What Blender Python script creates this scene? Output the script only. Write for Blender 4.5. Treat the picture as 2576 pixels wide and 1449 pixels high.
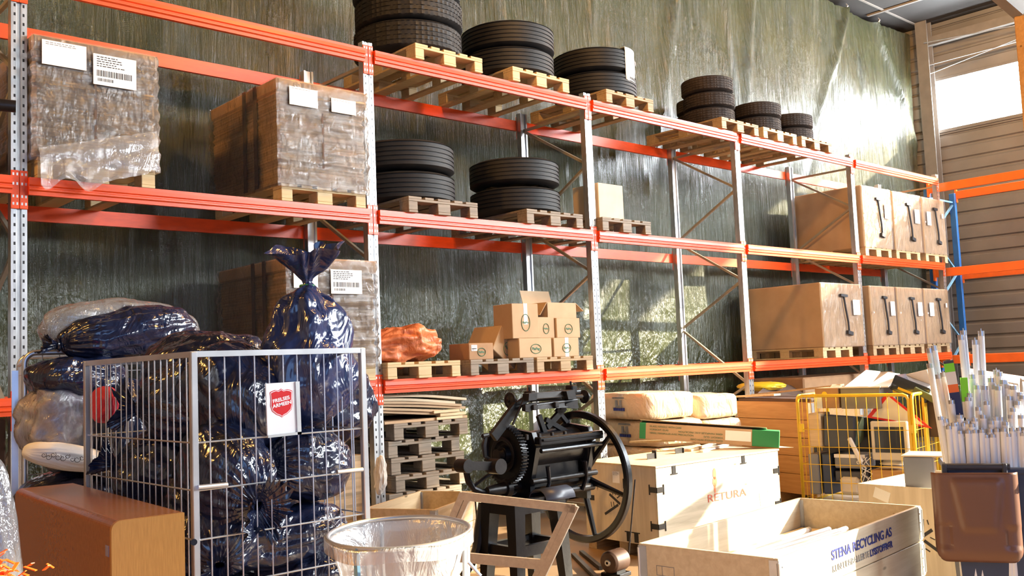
import bpy, bmesh, math, random
from math import sin, cos, pi, radians as R, sqrt
from mathutils import Vector, Matrix, noise
V = Vector
for o in list(bpy.data.objects): bpy.data.objects.remove(o)
SC = bpy.context.scene
COL = SC.collection

# ------------------------------------------------------------ camera
FPX = 2415.0; YAW = .7398; PIT = .0806; ROL = -.0416
CP = V((-1.8547, -6.8674, 1.65))
fw = V((sin(YAW)*cos(PIT), cos(YAW)*cos(PIT), sin(PIT)))
r0 = V((cos(YAW), -sin(YAW), 0)); u0 = r0.cross(fw)
rt = r0*cos(ROL) + u0*sin(ROL); up = -r0*sin(ROL) + u0*cos(ROL)
cd = bpy.data.cameras.new('camera'); cam = bpy.data.objects.new('camera', cd); COL.objects.link(cam)
m = Matrix.Identity(4)
for i in range(3):
    m[i][0] = rt[i]; m[i][1] = up[i]; m[i][2] = -fw[i]; m[i][3] = CP[i]
cam.matrix_world = m
cd.sensor_width = 36; cd.lens = FPX/2576*36; cd.clip_end = 200; cd.clip_start = .05
SC.camera = cam
def ray(x, y): return fw + rt*((x-1288)/FPX) - up*((y-724.5)/FPX)
def at_z(x, y, z): d = ray(x, y); return CP + d*((z-CP.z)/d.z)
def at_y(x, y, Y): d = ray(x, y); return CP + d*((Y-CP.y)/d.y)
def at_x(x, y, X): d = ray(x, y); return CP + d*((X-CP.x)/d.x)
def at_d(x, y, t): return CP + ray(x, y)*t

# ------------------------------------------------------------ world, sun, lamps, exposure
SC.view_settings.view_transform = 'Standard'; SC.view_settings.look = 'None'
SC.view_settings.gamma = 1; SC.view_settings.use_curve_mapping = False
SC.view_settings.exposure = -0.22
W = bpy.data.worlds.new('sky'); SC.world = W; W.use_nodes = True
bg = W.node_tree.nodes['Background']; bg.inputs[0].default_value = (.42, .60, 1, 1); bg.inputs[1].default_value = .14
sd = bpy.data.lights.new('sun', 'SUN'); sd.energy = 30; sd.color = (1, .86, .62); sd.angle = R(.8)
so = bpy.data.objects.new('sun', sd); COL.objects.link(so)
SUN = V((-.68, .60, -.36)).normalized()
so.rotation_euler = SUN.to_track_quat('-Z', 'Y').to_euler()
def area(name, loc, tgt, sx, sy, power, col, spread=180):
    l = bpy.data.lights.new(name, 'AREA'); l.shape = 'RECTANGLE'; l.size = sx; l.size_y = sy
    l.energy = power; l.color = col; l.spread = R(spread)
    o = bpy.data.objects.new(name, l); COL.objects.link(o); o.location = loc
    o.rotation_euler = (V(tgt)-V(loc)).to_track_quat('-Z', 'Y').to_euler(); return o
area('daylight_doorway', (-2.5, -14.8, 2.6), (1.5, 0, 1.6), 7, 4.6, 380, (.29, .52, 1))
def lamp(loc, power):
    l = bpy.data.lights.new('sodium_lamp', 'POINT'); l.energy = power; l.color = (1, .50, .12); l.shadow_soft_size = .22
    o = bpy.data.objects.new('sodium_lamp', l); COL.objects.link(o); o.location = loc
lamp((-4.4, -1.6, 6.2), 1000); lamp((3.6, -3.0, 7.0), 1000); lamp((12.3, -1.3, 7.3), 800)

# ------------------------------------------------------------ materials
MATS = {}
class NT:
    def __init__(s, name):
        s.m = bpy.data.materials.new(name); s.m.use_nodes = True; s.t = s.m.node_tree; s.n = s.t.nodes; s.l = s.t.links
        s.b = s.n['Principled BSDF']; s.out = s.n['Material Output']; MATS[name] = s.m
        tc = s.n.new('ShaderNodeTexCoord'); s.obj = tc.outputs['Object']
    def link(s, a, b): s.l.new(a, b)
    def mapping(s, scale, src=None, rot=(0,0,0)):
        mp = s.n.new('ShaderNodeMapping'); mp.inputs['Scale'].default_value = scale; mp.inputs['Rotation'].default_value = rot
        s.link(src or s.obj, mp.inputs[0]); return mp.outputs[0]
    def noise(s, scale, vec=None, detail=4, rough=.5, dist=0):
        n = s.n.new('ShaderNodeTexNoise'); n.inputs['Scale'].default_value = scale; n.inputs['Detail'].default_value = detail
        n.inputs['Roughness'].default_value = rough; n.inputs['Distortion'].default_value = dist
        s.link(vec or s.obj, n.inputs['Vector']); return n.outputs['Fac']
    def wave(s, scale, vec=None, dist=0, dir='X', prof='SIN'):
        n = s.n.new('ShaderNodeTexWave'); n.inputs['Scale'].default_value = scale; n.inputs['Distortion'].default_value = dist
        n.bands_direction = dir; n.wave_profile = prof; s.link(vec or s.obj, n.inputs['Vector']); return n.outputs['Fac']
    def voro(s, scale, vec=None, feat='F1'):
        n = s.n.new('ShaderNodeTexVoronoi'); n.inputs['Scale'].default_value = scale; n.feature = feat
        s.link(vec or s.obj, n.inputs['Vector']); return n.outputs['Distance']
    def ramp(s, src, stops):
        r = s.n.new('ShaderNodeValToRGB'); e = r.color_ramp.elements
        for i, (p, c) in enumerate(stops):
            if i > 1: e.new(p)
            e[i].position = p
            e[i].color = c if len(c) == 4 else (*c, 1)
        s.link(src, r.inputs[0]); return r.outputs[0]
    def math(s, op, a, b=None, c=None):
        n = s.n.new('ShaderNodeMath'); n.operation = op
        for i, v in enumerate((a, b, c)):
            if v is None: continue
            if isinstance(v, (int, float)): n.inputs[i].default_value = v
            else: s.link(v, n.inputs[i])
        return n.outputs[0]
    def mix(s, fac, a, b, mode='MIX'):
        n = s.n.new('ShaderNodeMix'); n.data_type = 'RGBA'; n.blend_type = mode
        for k, v in ((0, fac), (6, a), (7, b)):
            if isinstance(v, (int, float)): n.inputs[k].default_value = v
            elif isinstance(v, tuple): n.inputs[k].default_value = (*v, 1)
            else: s.link(v, n.inputs[k])
        return n.outputs[2]
    def bump(s, h, strength=.3, dist=.02):
        b = s.n.new('ShaderNodeBump'); b.inputs['Strength'].default_value = strength; b.inputs['Distance'].default_value = dist
        s.link(h, b.inputs['Height']); s.link(b.outputs[0], s.b.inputs['Normal']); return b.outputs[0]
    def col(s, c):
        if isinstance(c, tuple): s.b.inputs['Base Color'].default_value = (*c, 1)
        else: s.link(c, s.b.inputs['Base Color'])
    def rm(s, rough=.5, metal=0, spec=.5):
        s.b.inputs['Roughness'].default_value = rough; s.b.inputs['Metallic'].default_value = metal
        s.b.inputs['Specular IOR Level'].default_value = spec

def plain(name, c, rough=.5, metal=0, var=.0, spec=.5, bump=0, bs=40):
    t = NT(name); t.rm(rough, metal, spec)
    if var:
        n = t.noise(6, detail=6)
        a = tuple(max(0, x*(1-var)) for x in c); b = tuple(min(1, x*(1+var)) for x in c)
        t.col(t.ramp(n, [(.3, a), (.7, b)]))
    else: t.col(c)
    if bump: t.bump(t.noise(bs, detail=4), bump, .01)
    return t.m
def woodmat(name, a, b, knots=True, scale=1.0, rough=.6, axis=0):
    t = NT(name); t.rm(rough, 0, .35)
    sc = [9*scale]*3; sc[axis] = .7*scale
    v = t.mapping(tuple(sc))
    n = t.noise(3.2, v, 6, .6, .6)
    g = t.noise(1.1, detail=3)
    c = t.ramp(n, [(.25, a), (.72, b)])
    c = t.mix(t.math('MULTIPLY', g, .35), c, tuple(x*.62 for x in a))
    if knots:
        k = t.voro(2.6, t.mapping(tuple([2.2 if i != axis else .8 for i in range(3)])))
        kk = t.ramp(k, [(.03, (1, 1, 1)), (.075, (0, 0, 0))])
        c = t.mix(kk, c, tuple(x*.35 for x in a))
    t.col(c); t.bump(n, .15, .004); return t.m

M_wood = woodmat('pale_pine_wood', (.55, .40, .22), (.76, .60, .38))
M_fresh = woodmat('fresh_pine_boards', (.56, .46, .31), (.74, .65, .48))
M_woody = woodmat('pale_pine_wood_across', (.55, .40, .22), (.76, .60, .38), axis=1)
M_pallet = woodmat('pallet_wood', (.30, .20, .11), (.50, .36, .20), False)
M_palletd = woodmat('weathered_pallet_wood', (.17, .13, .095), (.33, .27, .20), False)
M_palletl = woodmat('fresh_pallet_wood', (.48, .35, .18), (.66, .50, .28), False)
M_orwood = woodmat('orange_pine_wood', (.42, .22, .08), (.62, .36, .15))
M_ply = woodmat('plywood_sheet', (.58, .48, .34), (.78, .68, .52), True, .7, axis=2)
M_plyw = woodmat('weathered_plywood', (.36, .32, .23), (.70, .64, .50), True, .6, axis=0)
M_frame = woodmat('sawn_timber', (.62, .48, .33), (.80, .67, .48), False)

t = NT('cabinet_veneer'); t.rm(.28, 0, .5)
n = t.noise(5, t.mapping((60, 60, 3)), 4, .6); t.col(t.ramp(n, [(.2, (.31, .145, .034)), (.8, (.48, .245, .062))])); t.bump(n, .05, .002); M_cab = t.m
t = NT('cabinet_laminate'); t.rm(.22, 0, .6); n = t.noise(60, detail=3); t.col(t.ramp(n, [(.2, (.23, .09, .026)), (.8, (.30, .12, .035))])); M_cabl = t.m

t = NT('corrugated_cardboard'); t.rm(.75, 0, .25)
n = t.noise(3, detail=5); t.col(t.ramp(n, [(.25, (.42, .28, .16)), (.8, (.55, .38, .23))])); t.bump(t.noise(30, detail=2), .05, .003); M_card = t.m
M_cardd = plain('brown_cardboard', (.36, .21, .11), .75, 0, .12, .25)
M_cardl = plain('pale_cardboard', (.66, .53, .36), .75, 0, .08, .25)
t = NT('stacked_board_edges'); t.rm(.7, 0, .3)
n = t.wave(14, None, 1.2, 'Z'); n2 = t.noise(3, detail=4)
c = t.ramp(n2, [(.3, (.27, .175, .09)), (.75, (.46, .32, .18))]); t.col(t.mix(t.math('MULTIPLY', n, .35), c, (.20, .135, .08))); t.bump(n, .25, .006); M_edges = t.m

t = NT('orange_lacquered_steel'); t.rm(.36, 0, .45)
n = t.noise(5, t.mapping((1, 5, 5)), 6, .65); t.col(t.ramp(n, [(.28, (.58, .055, .008)), (.6, (.74, .075, .010))])); M_or = t.m
M_or2 = plain('bright_orange_steel', (.85, .15, .015), .4, 0, .08)
M_blue = plain('blue_lacquered_steel', (.02, .13, .42), .4, 0, .15)
M_bluel = plain('light_blue_steel', (.16, .34, .5), .45, 0, .1)
t = NT('perforated_galvanised_steel'); t.rm(.34, .85, .5)
sx = t.n.new('ShaderNodeSeparateXYZ'); t.link(t.obj, sx.inputs[0])
fz = t.math('FRACT', t.math('MULTIPLY', sx.outputs[2], 16.0))
hz = t.math('LESS_THAN', t.math('ABSOLUTE', t.math('SUBTRACT', fz, .5)), .17)
hx = t.math('LESS_THAN', t.math('ABSOLUTE', t.math('SUBTRACT', t.math('ABSOLUTE', sx.outputs[0]), .028)), .0062)
hy = t.math('LESS_THAN', sx.outputs[1], .012)
h = t.math('MULTIPLY', t.math('MULTIPLY', hz, hx), hy)
n = t.noise(9, t.mapping((3, 3, .6)), 5); base = t.ramp(n, [(.3, (.42, .44, .46)), (.7, (.66, .68, .70))])
t.col(t.mix(h, base, (.008, .008, .01)))
t.link(t.math('SUBTRACT', .85, t.math('MULTIPLY', h, .85)), t.b.inputs['Metallic']); M_post = t.m
M_galv = plain('galvanised_steel', (.58, .60, .62), .35, .8, .15)
M_brace = plain('dull_steel_brace', (.42, .38, .30), .45, .6, .1)
M_cage = plain('zinc_plated_wire', (.55, .57, .60), .35, .75, .12)
M_white = plain('white_paint', (.80, .80, .80), .5, 0, .03)
M_paper = plain('white_paper', (.82, .82, .80), .7, 0, .03, .3)
M_ink = plain('black_ink', (.02, .02, .025), .6)
M_greyink = plain('grey_ink', (.25, .25, .25), .7)
M_blueink = plain('blue_ink', (.02, .035, .22), .6)
M_redink = plain('faded_red_ink', (.42, .10, .06), .8, 0, .2)
M_redspray = plain('orange_red_spray_paint', (.80, .16, .07), .8, 0, .15)
M_greenink = plain('green_ink', (.06, .16, .09), .7)
M_red = plain('red_enamel', (.60, .015, .02), .3)
M_green = plain('green_print', (.02, .22, .07), .5)
M_yellow = plain('yellow_lacquer', (.80, .52, .02), .38, 0, .1)
M_gap = plain('dark_slot', (.01, .01, .01), .8)

t = NT('tyre_rubber'); t.rm(.62, 0, .35); n = t.noise(5, detail=6); t.col(t.ramp(n, [(.35, (.007, .007, .008)), (.75, (.020, .018, .016))])); t.bump(t.noise(60), .1, .003); M_rub = t.m
t = NT('dusty_tyre_rubber'); t.rm(.75, 0, .3); n = t.noise(6, detail=6); t.col(t.ramp(n, [(.35, (.022, .015, .012)), (.75, (.055, .038, .028))])); t.bump(t.noise(60), .1, .003); M_rubd = t.m

def bagmat(name, a, b, rough=.2):
    t = NT(name); t.rm(rough, 0, .8)
    n = t.noise(2.5, detail=3); t.col(t.ramp(n, [(.3, a), (.7, b)]))
    w = t.noise(5, t.mapping((1, 1, .45)), 3, .55, 1.8); v = t.voro(7, t.mapping((1, 1, .4)), 'DISTANCE_TO_EDGE')
    t.bump(t.math('ADD', w, t.math('MULTIPLY', v, .30)), .6, .05); return t.m
M_bag = bagmat('black_polythene', (.006, .010, .030), (.012, .018, .052))
M_bagb = bagmat('dark_blue_polythene', (.014, .024, .075), (.03, .045, .13))
M_machine = plain('black_cast_iron', (.006, .0065, .009), .33, .2, .3, .5, .15, 25)
M_machine2 = plain('worn_black_iron', (.018, .016, .016), .42, .4, .3, .5, .15, 25)
M_rust = plain('brown_motor_iron', (.07, .035, .022), .5, .2, .3)
M_glaz = plain('frosted_tube_glass', (.86, .88, .92), .3, 0, .02, .6)
M_cap = plain('tube_metal_cap', (.55, .55, .57), .3, .8)
M_brown = plain('brown_plastic', (.155, .075, .05), .38, 0, .05, .5)
M_binb = plain('dark_blue_grey_plastic', (.035, .055, .11), .5, 0, .1)
M_olive = plain('olive_green_plastic', (.10, .12, .055), .5, 0, .1)
M_grey = plain('mid_grey_plastic', (.20, .21, .24), .45, 0, .1)
M_dgrey = plain('dark_grey_plastic', (.045, .05, .07), .4, 0, .1)
M_beige = plain('cream_plastic', (.62, .58, .50), .5, 0, .05)
M_screen = plain('dark_screen_glass', (.035, .042, .06), .12, 0, 0, .8)
M_orcloth = bagmat('orange_tarpaulin', (.58, .13, .04), (.76, .24, .09), .5)
M_cloth = plain('crumpled_white_cloth', (.68, .66, .60), .8, 0, .15, .3, .6, 18)
t = NT('mixed_clothes'); t.rm(.85, 0, .2)
n = t.voro(5, t.mapping((1, 1, 1.6))); n2 = t.noise(4, detail=5, dist=1.5)
t.col(t.ramp(n2, [(.32, (.16, .13, .22)), (.45, (.50, .36, .38)), (.55, (.66, .60, .58)), (.68, (.24, .19, .27))])); t.bump(t.noise(8, detail=4, dist=1), .8, .05); M_mixed = t.m
M_mauve = plain('grey_mauve_clothes', (.22, .20, .30), .85, 0, .3, .2, .5, 12)
M_redcl = plain('red_fabric', (.45, .02, .05), .8, 0, .2)
M_darkbox = plain('dark_brown_fibreboard', (.10, .06, .04), .8, 0, .2)

def clearmat(name, tint, tr=.8, rough=.15, bs=9, st=.6, fk=1.6):
    t = NT(name); t.n.remove(t.b)
    tb = t.n.new('ShaderNodeBsdfTransparent'); tb.inputs[0].default_value = (*tint, 1)
    gl = t.n.new('ShaderNodeBsdfGlossy'); gl.inputs['Roughness'].default_value = rough
    df = t.n.new('ShaderNodeBsdfDiffuse'); df.inputs[0].default_value = (.8, .82, .85, 1)
    fr = t.n.new('ShaderNodeFresnel'); fr.inputs[0].default_value = 1.5
    w = t.noise(bs, t.mapping((1, 1, .5)), 5, .6, 1.5)
    b = t.n.new('ShaderNodeBump'); b.inputs['Strength'].default_value = st; b.inputs['Distance'].default_value = .03
    t.link(w, b.inputs['Height'])
    for s in (gl, fr, df): t.link(b.outputs[0], s.inputs['Normal'])
    m1 = t.n.new('ShaderNodeMixShader'); m1.inputs[0].default_value = 1-tr
    t.link(tb.outputs[0], m1.inputs[1]); t.link(df.outputs[0], m1.inputs[2])
    m2 = t.n.new('ShaderNodeMixShader'); t.link(t.math('MINIMUM', t.math('MULTIPLY', fr.outputs[0], fk), 1.0), m2.inputs[0])
    t.link(m1.outputs[0], m2.inputs[1]); t.link(gl.outputs[0], m2.inputs[2]); t.link(m2.outputs[0], t.out.inputs[0])
    return t.m
M_wrap = clearmat('stretch_film', (.95, .90, .85), .94, .24, 10, .8, 1.0)
M_clear = clearmat('clear_polythene', (.90, .92, .95), .78, .14, 9, .8)

M_clear2 = clearmat('milky_polythene', (.84, .84, .84), .62, .28, 6, .8, .7)
# tarpaulin: woven glossy green sheet
t = NT('woven_green_tarpaulin'); t.rm(.24, 0, 1.0)
n = t.noise(1.2, detail=5)
weave = t.wave(18, t.mapping((1, 1, 1)), .6, 'Z')
c = t.ramp(n, [(.3, (.028, .038, .014)), (.72, (.054, .062, .022))])
t.col(t.mix(t.math('MULTIPLY', weave, .16), c, (.025, .034, .018)))
st = t.noise(2.2, t.mapping((7.5, 1, .45)), 6, .62, .7)
st2 = t.noise(13, t.mapping((3.2, 1, .30)), 6, .68, .9)
fine = t.noise(60, t.mapping((1, 1, .6)), 2, .5)
sz = t.n.new('ShaderNodeSeparateXYZ'); t.link(t.obj, sz.inputs[0])
zf = t.math('MINIMUM', t.math('MAXIMUM', t.math('MULTIPLY', t.math('SUBTRACT', sz.outputs[2], 1.6), .42), 0.0), 1.0)
lowf = t.noise(1.7, t.mapping((2.2, 1, 1.0), None, (0, R(38), 0)), 5, .55, .6)
low2 = t.noise(16, t.mapping((1.4, 1, .8)), 4, .6, .8)
st = t.math('ADD', t.math('MULTIPLY', st, t.math('ADD', zf, .15)), t.math('MULTIPLY', t.math('ADD', lowf, t.math('MULTIPLY', low2, .16)), t.math('SUBTRACT', 1.0, zf)))
st2 = t.math('MULTIPLY', st2, t.math('ADD', zf, .12))
hh = t.math('ADD', t.math('ADD', st, t.math('MULTIPLY', st2, .36)), t.math('MULTIPLY', fine, .03))
t.bump(hh, 1.0, .085); M_tarp = t.m
t = NT('grey_cladding'); t.rm(.55, .0, .4); n = t.noise(1.3, detail=4); t.col(t.ramp(n, [(.3, (.17, .155, .135)), (.7, (.23, .21, .185))])); M_clad = t.m
M_ceil = plain('dark_ceiling_panel', (.028, .025, .024), .7, 0, .1)
M_steel = plain('grey_painted_steel', (.20, .185, .17), .5, .1, .1)
t = NT('dusty_concrete_floor'); t.rm(.55, 0, .4); n = t.noise(1.2, detail=8, rough=.6); t.col(t.ramp(n, [(.3, (.20, .125, .065)), (.7, (.30, .19, .105))])); t.bump(t.noise(25), .1, .005); M_floor = t.m
t = NT('skylight_panel'); t.n.remove(t.b)
tb = t.n.new('ShaderNodeBsdfTransparent'); tb.inputs[0].default_value = (.95, .95, .95, 1)
em = t.n.new('ShaderNodeEmission'); em.inputs[0].default_value = (.90, .96, 1, 1); em.inputs[1].default_value = 38
ad = t.n.new('ShaderNodeAddShader'); t.link(tb.outputs[0], ad.inputs[0]); t.link(em.outputs[0], ad.inputs[1]); t.link(ad.outputs[0], t.out.inputs[0]); M_win = t.m

# ------------------------------------------------------------ mesh builder
class MB:
    def __init__(s): s.v = []; s.f = []; s.mi = []; s.sm = []
    def add(s, vs, fs, mi=0, smooth=False):
        k = len(s.v); s.v += [tuple(v) for v in vs]
        s.f += [tuple(i+k for i in f) for f in fs]; s.mi += [mi]*len(fs); s.sm += [smooth]*len(fs); return s
    def box(s, a, b, mi=0, M=None, bev=0):
        x0, y0, z0 = [min(a[i], b[i]) for i in range(3)]; x1, y1, z1 = [max(a[i], b[i]) for i in range(3)]
        if bev:
            e = min(bev, (x1-x0)*.45, (y1-y0)*.45, (z1-z0)*.45)
            vs = []; idx = {}
            for ix, X in ((0, x0), (1, x1)):
                for iy, Y in ((0, y0), (1, y1)):
                    for iz, Z in ((0, z0), (1, z1)):
                        sx = e if ix == 0 else -e; sy = e if iy == 0 else -e; sz = e if iz == 0 else -e
                        idx[ix, iy, iz] = len(vs)
                        vs += [(X, Y+sy, Z+sz), (X+sx, Y, Z+sz), (X+sx, Y+sy, Z)]
            fs = []
            def q(k, keys): fs.append([idx[a]+k for a in keys])
            q(0, [(0,0,0),(0,0,1),(0,1,1),(0,1,0)]); q(0, [(1,0,0),(1,1,0),(1,1,1),(1,0,1)])
            q(1, [(0,0,0),(1,0,0),(1,0,1),(0,0,1)]); q(1, [(0,1,0),(0,1,1),(1,1,1),(1,1,0)])
            q(2, [(0,0,0),(0,1,0),(1,1,0),(1,0,0)]); q(2, [(0,0,1),(1,0,1),(1,1,1),(0,1,1)])
            for k in idx: fs.append([idx[k], idx[k]+1, idx[k]+2])
            for iy in (0, 1):
                for iz in (0, 1): a_, b_ = idx[0, iy, iz], idx[1, iy, iz]; fs.append([a_+1, b_+1, b_+2, a_+2])
            for ix in (0, 1):
                for iz in (0, 1): a_, b_ = idx[ix, 0, iz], idx[ix, 1, iz]; fs.append([a_, b_, b_+2, a_+2])
                for iy in (0, 1): a_, b_ = idx[ix, iy, 0], idx[ix, iy, 1]; fs.append([a_, b_, b_+1, a_+1])
        else:
            vs = [(x0,y0,z0),(x1,y0,z0),(x1,y1,z0),(x0,y1,z0),(x0,y0,z1),(x1,y0,z1),(x1,y1,z1),(x0,y1,z1)]
            fs = [(0,3,2,1),(4,5,6,7),(0,1,5,4),(1,2,6,5),(2,3,7,6),(3,0,4,7)]
        if M is not None: vs = [M @ V(v) for v in vs]
        return s.add(vs, fs, mi)
    def bar(s, p, q, w, h, mi=0, upv=(0,0,1)):
        p = V(p); q = V(q); d = (q-p).normalized(); u_ = V(upv)
        if abs(d.dot(u_)) > .98: u_ = V((1,0,0))
        a = d.cross(u_).normalized(); b = a.cross(d)
        vs = [c + a*(w/2*i) + b*(h/2*j) for c in (p, q) for i, j in ((-1,-1),(1,-1),(1,1),(-1,1))]
        return s.add(vs, [(0,1,2,3),(7,6,5,4),(0,4,5,1),(1,5,6,2),(2,6,7,3),(3,7,4,0)], mi)
    def tube(s, pts, r, n=8, mi=0, closed=False, cap=True):
        pts = [V(p) for p in pts]; N = len(pts); rs = r if isinstance(r, (list, tuple)) else [r]*N
        vs = []; prev = None
        for i, p in enumerate(pts):
            if closed: d = pts[(i+1) % N]-pts[i-1]
            else: d = pts[min(i+1, N-1)]-pts[max(i-1, 0)]
            d.normalize()
            if prev is None:
                a = d.cross(V((0,0,1)))
                if a.length < .05: a = d.cross(V((1,0,0)))
            else: a = prev - d*prev.dot(d)
            a.normalize(); prev = a; b = d.cross(a)
            vs += [p + (a*cos(2*pi*k/n) + b*sin(2*pi*k/n))*rs[i] for k in range(n)]
        fs = []
        for i in range(N if closed else N-1):
            j = (i+1) % N
            fs += [(i*n+k, i*n+(k+1) % n, j*n+(k+1) % n, j*n+k) for k in range(n)]
        s.add(vs, fs, mi, True)
        if cap and not closed: k0 = len(s.v)-len(vs); s.f += [tuple(k0+k for k in range(n))[::-1], tuple(k0+(N-1)*n+k for k in range(n))]; s.mi += [mi]*2; s.sm += [False]*2
        return s
    def cyl(s, p, q, r, n=20, mi=0): return s.tube([p, q], r, n, mi)
    def prism(s, prof, x0, x1, mi=0, M=None):   # prof of (y,z), extruded along x
        n = len(prof); vs = [(x0, y, z) for y, z in prof] + [(x1, y, z) for y, z in prof]
        if M is not None: vs = [M @ V(v) for v in vs]
        return s.add(vs, [(i, (i+1) % n, (i+1) % n+n, i+n) for i in range(n)] + [tuple(range(n))[::-1], tuple(range(n, 2*n))], mi)
    def lathe(s, prof, c=(0,0,0), n=48, mi=0, axis='z', closed=False, f=None):
        vs = []; N = len(prof)
        for k in range(n):
            a = 2*pi*k/n
            for j, (r, h) in enumerate(prof):
                if f: r, h = f(r, h, a, j)
                p = (r*cos(a), r*sin(a), h) if axis == 'z' else ((h, r*cos(a), r*sin(a)) if axis == 'x' else (r*cos(a), h, r*sin(a)))
                vs.append((p[0]+c[0], p[1]+c[1], p[2]+c[2]))
        fs = []
        for k in range(n):
            k2 = (k+1) % n
            for j in range(N if closed else N-1): j2 = (j+1) % N; fs.append((k*N+j, k2*N+j, k2*N+j2, k*N+j2))
        return s.add(vs, fs, mi, True)
    def build(s, name, mats, parent=None, sharp=35):
        me = bpy.data.meshes.new(name); me.from_pydata(s.v, [], s.f)
        for mt in (mats if isinstance(mats, (list, tuple)) else [mats]): me.materials.append(mt)
        me.polygons.foreach_set('material_index', s.mi); me.polygons.foreach_set('use_smooth', s.sm)
        bm = bmesh.new(); bm.from_mesh(me); bmesh.ops.recalc_face_normals(bm, faces=bm.faces); bm.to_mesh(me); bm.free()
        if any(s.sm): me.set_sharp_from_angle(angle=R(sharp))
        me.update(); o = bpy.data.objects.new(name, me); COL.objects.link(o)
        if parent: o.parent = parent
        return o
def tag(o, label=None, cat=None, group=None, kind=None):
    if label: o['label'] = label
    if cat: o['category'] = cat
    if group: o['group'] = group
    if kind: o['kind'] = kind
    return o
def thing(name, label, cat, loc=(0,0,0), rz=0, group=None):
    o = bpy.data.objects.new(name, None); COL.objects.link(o); o.location = loc; o.rotation_euler = (0,0,rz); o.empty_display_size = .1
    return tag(o, label, cat, group)
KIDS = {}
def dup(root, loc, rz=0, label=None, group=None):
    r = root.copy(); COL.objects.link(r); r.location = loc; r.rotation_euler = (0,0,rz)
    if label: r['label'] = label
    if group: r['group'] = group
    for ch in list(root.children):
        c = ch.copy(); COL.objects.link(c); c.parent = r
        for g in ch.children:
            d = g.copy(); COL.objects.link(d); d.parent = c
    return r
def setmat(root, mt):
    for c in root.children:
        if len(c.data.materials) == 1:
            c.data = c.data.copy(); c.data.materials[0] = mt
    return root
def text(name, s, size, mat, parent, loc, rot, ext=.001, align='CENTER', sx=1, shear=0, bold=0):
    cu = bpy.data.curves.new(name, 'FONT'); cu.body = s; cu.size = size; cu.extrude = ext; cu.align_x = align; cu.align_y = 'CENTER'; cu.shear = shear; cu.offset = bold
    o = bpy.data.objects.new(name, cu); me = bpy.data.meshes.new_from_object(o); me.name = name; bpy.data.objects.remove(o)
    me.materials.clear(); me.materials.append(mat)
    r = bpy.data.objects.new(name, me); COL.objects.link(r); r.parent = parent
    r.location = loc; r.rotation_euler = rot; r.scale = (sx, 1, 1); return r
FY = (R(90), 0, 0)           # lettering on a face looking toward -Y
FX = (R(90), 0, R(-90))      # on a face looking toward -X
rng = random.Random(7)
def nz(x, y, z): return noise.noise(V((x, y, z)))

# ------------------------------------------------------------ setting
XW = 16.69; YT = 1.45; ZC = 7.95
def struct(name, mb, mt, parent=None):
    o = mb.build(name, mt, parent)
    if not parent: o['kind'] = 'structure'
    return o
struct('floor', MB().box((-9, -15.5, -.2), (17.2, 2.2, 0)), M_floor)
struct('ceiling', MB().box((-9, -15.5, ZC), (17.2, 2.2, ZC+.2)), M_ceil)
mb = MB()
for i in range(9): mb.box((-8.9+i*3.0, -15.4, ZC-.035), (-8.84+i*3.0, 1.5, ZC-.003))
for i in range(6): mb.box((-8.9, 1.2-i*2.6, ZC-.02), (16.6, 1.16-i*2.6, ZC-.003))
struct('trim_1', mb, M_steel)
struct('wall_back', MB().box((-9, 2.0, 0), (17.2, 2.2, ZC)), M_clad)
struct('wall_left', MB().box((-9.2, -15.5, 0), (-9, 2.2, ZC)), M_clad)
mb = MB(); mb.box((-9, -15.5, 4.9), (9, -15.3, ZC)); mb.box((9, -15.5, 4.9), (17.2, -15.3, 5.6)); mb.box((-9, -15.5, 0), (-6.2, -15.3, 4.9)); mb.box((1.6, -15.5, 0), (17.2, -15.3, 4.9))
struct('wall_front', mb, M_clad)
struct('added_sun_pane', MB().box((9, -15.45, 5.6), (XW, -15.43, ZC)), M_win)  # glowing pane added out of view so sun reaches the pine crate
# right wall in horizontal ribs
def ribs(z0, z1, y0, y1, mbk):
    z = z0; pr = [(XW+.08, z0)]
    while z < z1-.01:
        p = min(.26, z1-z)
        pr += [(XW+.035, z), (XW+.035, z+p*.13), (XW, z+p*.22), (XW, z+p*.90), (XW+.035, z+p)]
        z += p
    pr.append((XW+.08, z1))
    n = len(pr); vs = [(x, y0, zz) for x, zz in pr]+[(x, y1, zz) for x, zz in pr]
    mbk.add(vs, [(i, (i+1) % n, (i+1) % n+n, i+n) for i in range(n)]+[tuple(range(n))[::-1], tuple(range(n, 2*n))])
mb = MB(); ZA, ZB = 5.84, 6.80
ribs(0, ZA, -15.3, 2, mb); ribs(ZB, ZC, -6.4, 2, mb); ribs(ZA, ZB, 1.27, 2, mb)
struct('wall_right', mb, M_clad)
mb = MB(); mb.box((XW+.03, -6.4, ZA), (XW+.05, 1.27, ZB)); mb.box((XW+.03, -15.3, ZA), (XW+.05, -6.4, ZC))  # second box: taller unseen pane, added to let sun onto the crates
wn = struct('window_1', mb, M_win)
mb = MB(); mb.box((XW-.03, -15.3, ZA-.06), (XW+.06, 1.3, ZA)); mb.box((XW-.02, -6.4, ZB), (XW+.06, 1.3, ZB+.05)); mb.box((XW-.02, 1.27, ZA), (XW+.06, 1.32, ZB))
struct('window_frame', mb, M_steel, wn)
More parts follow.
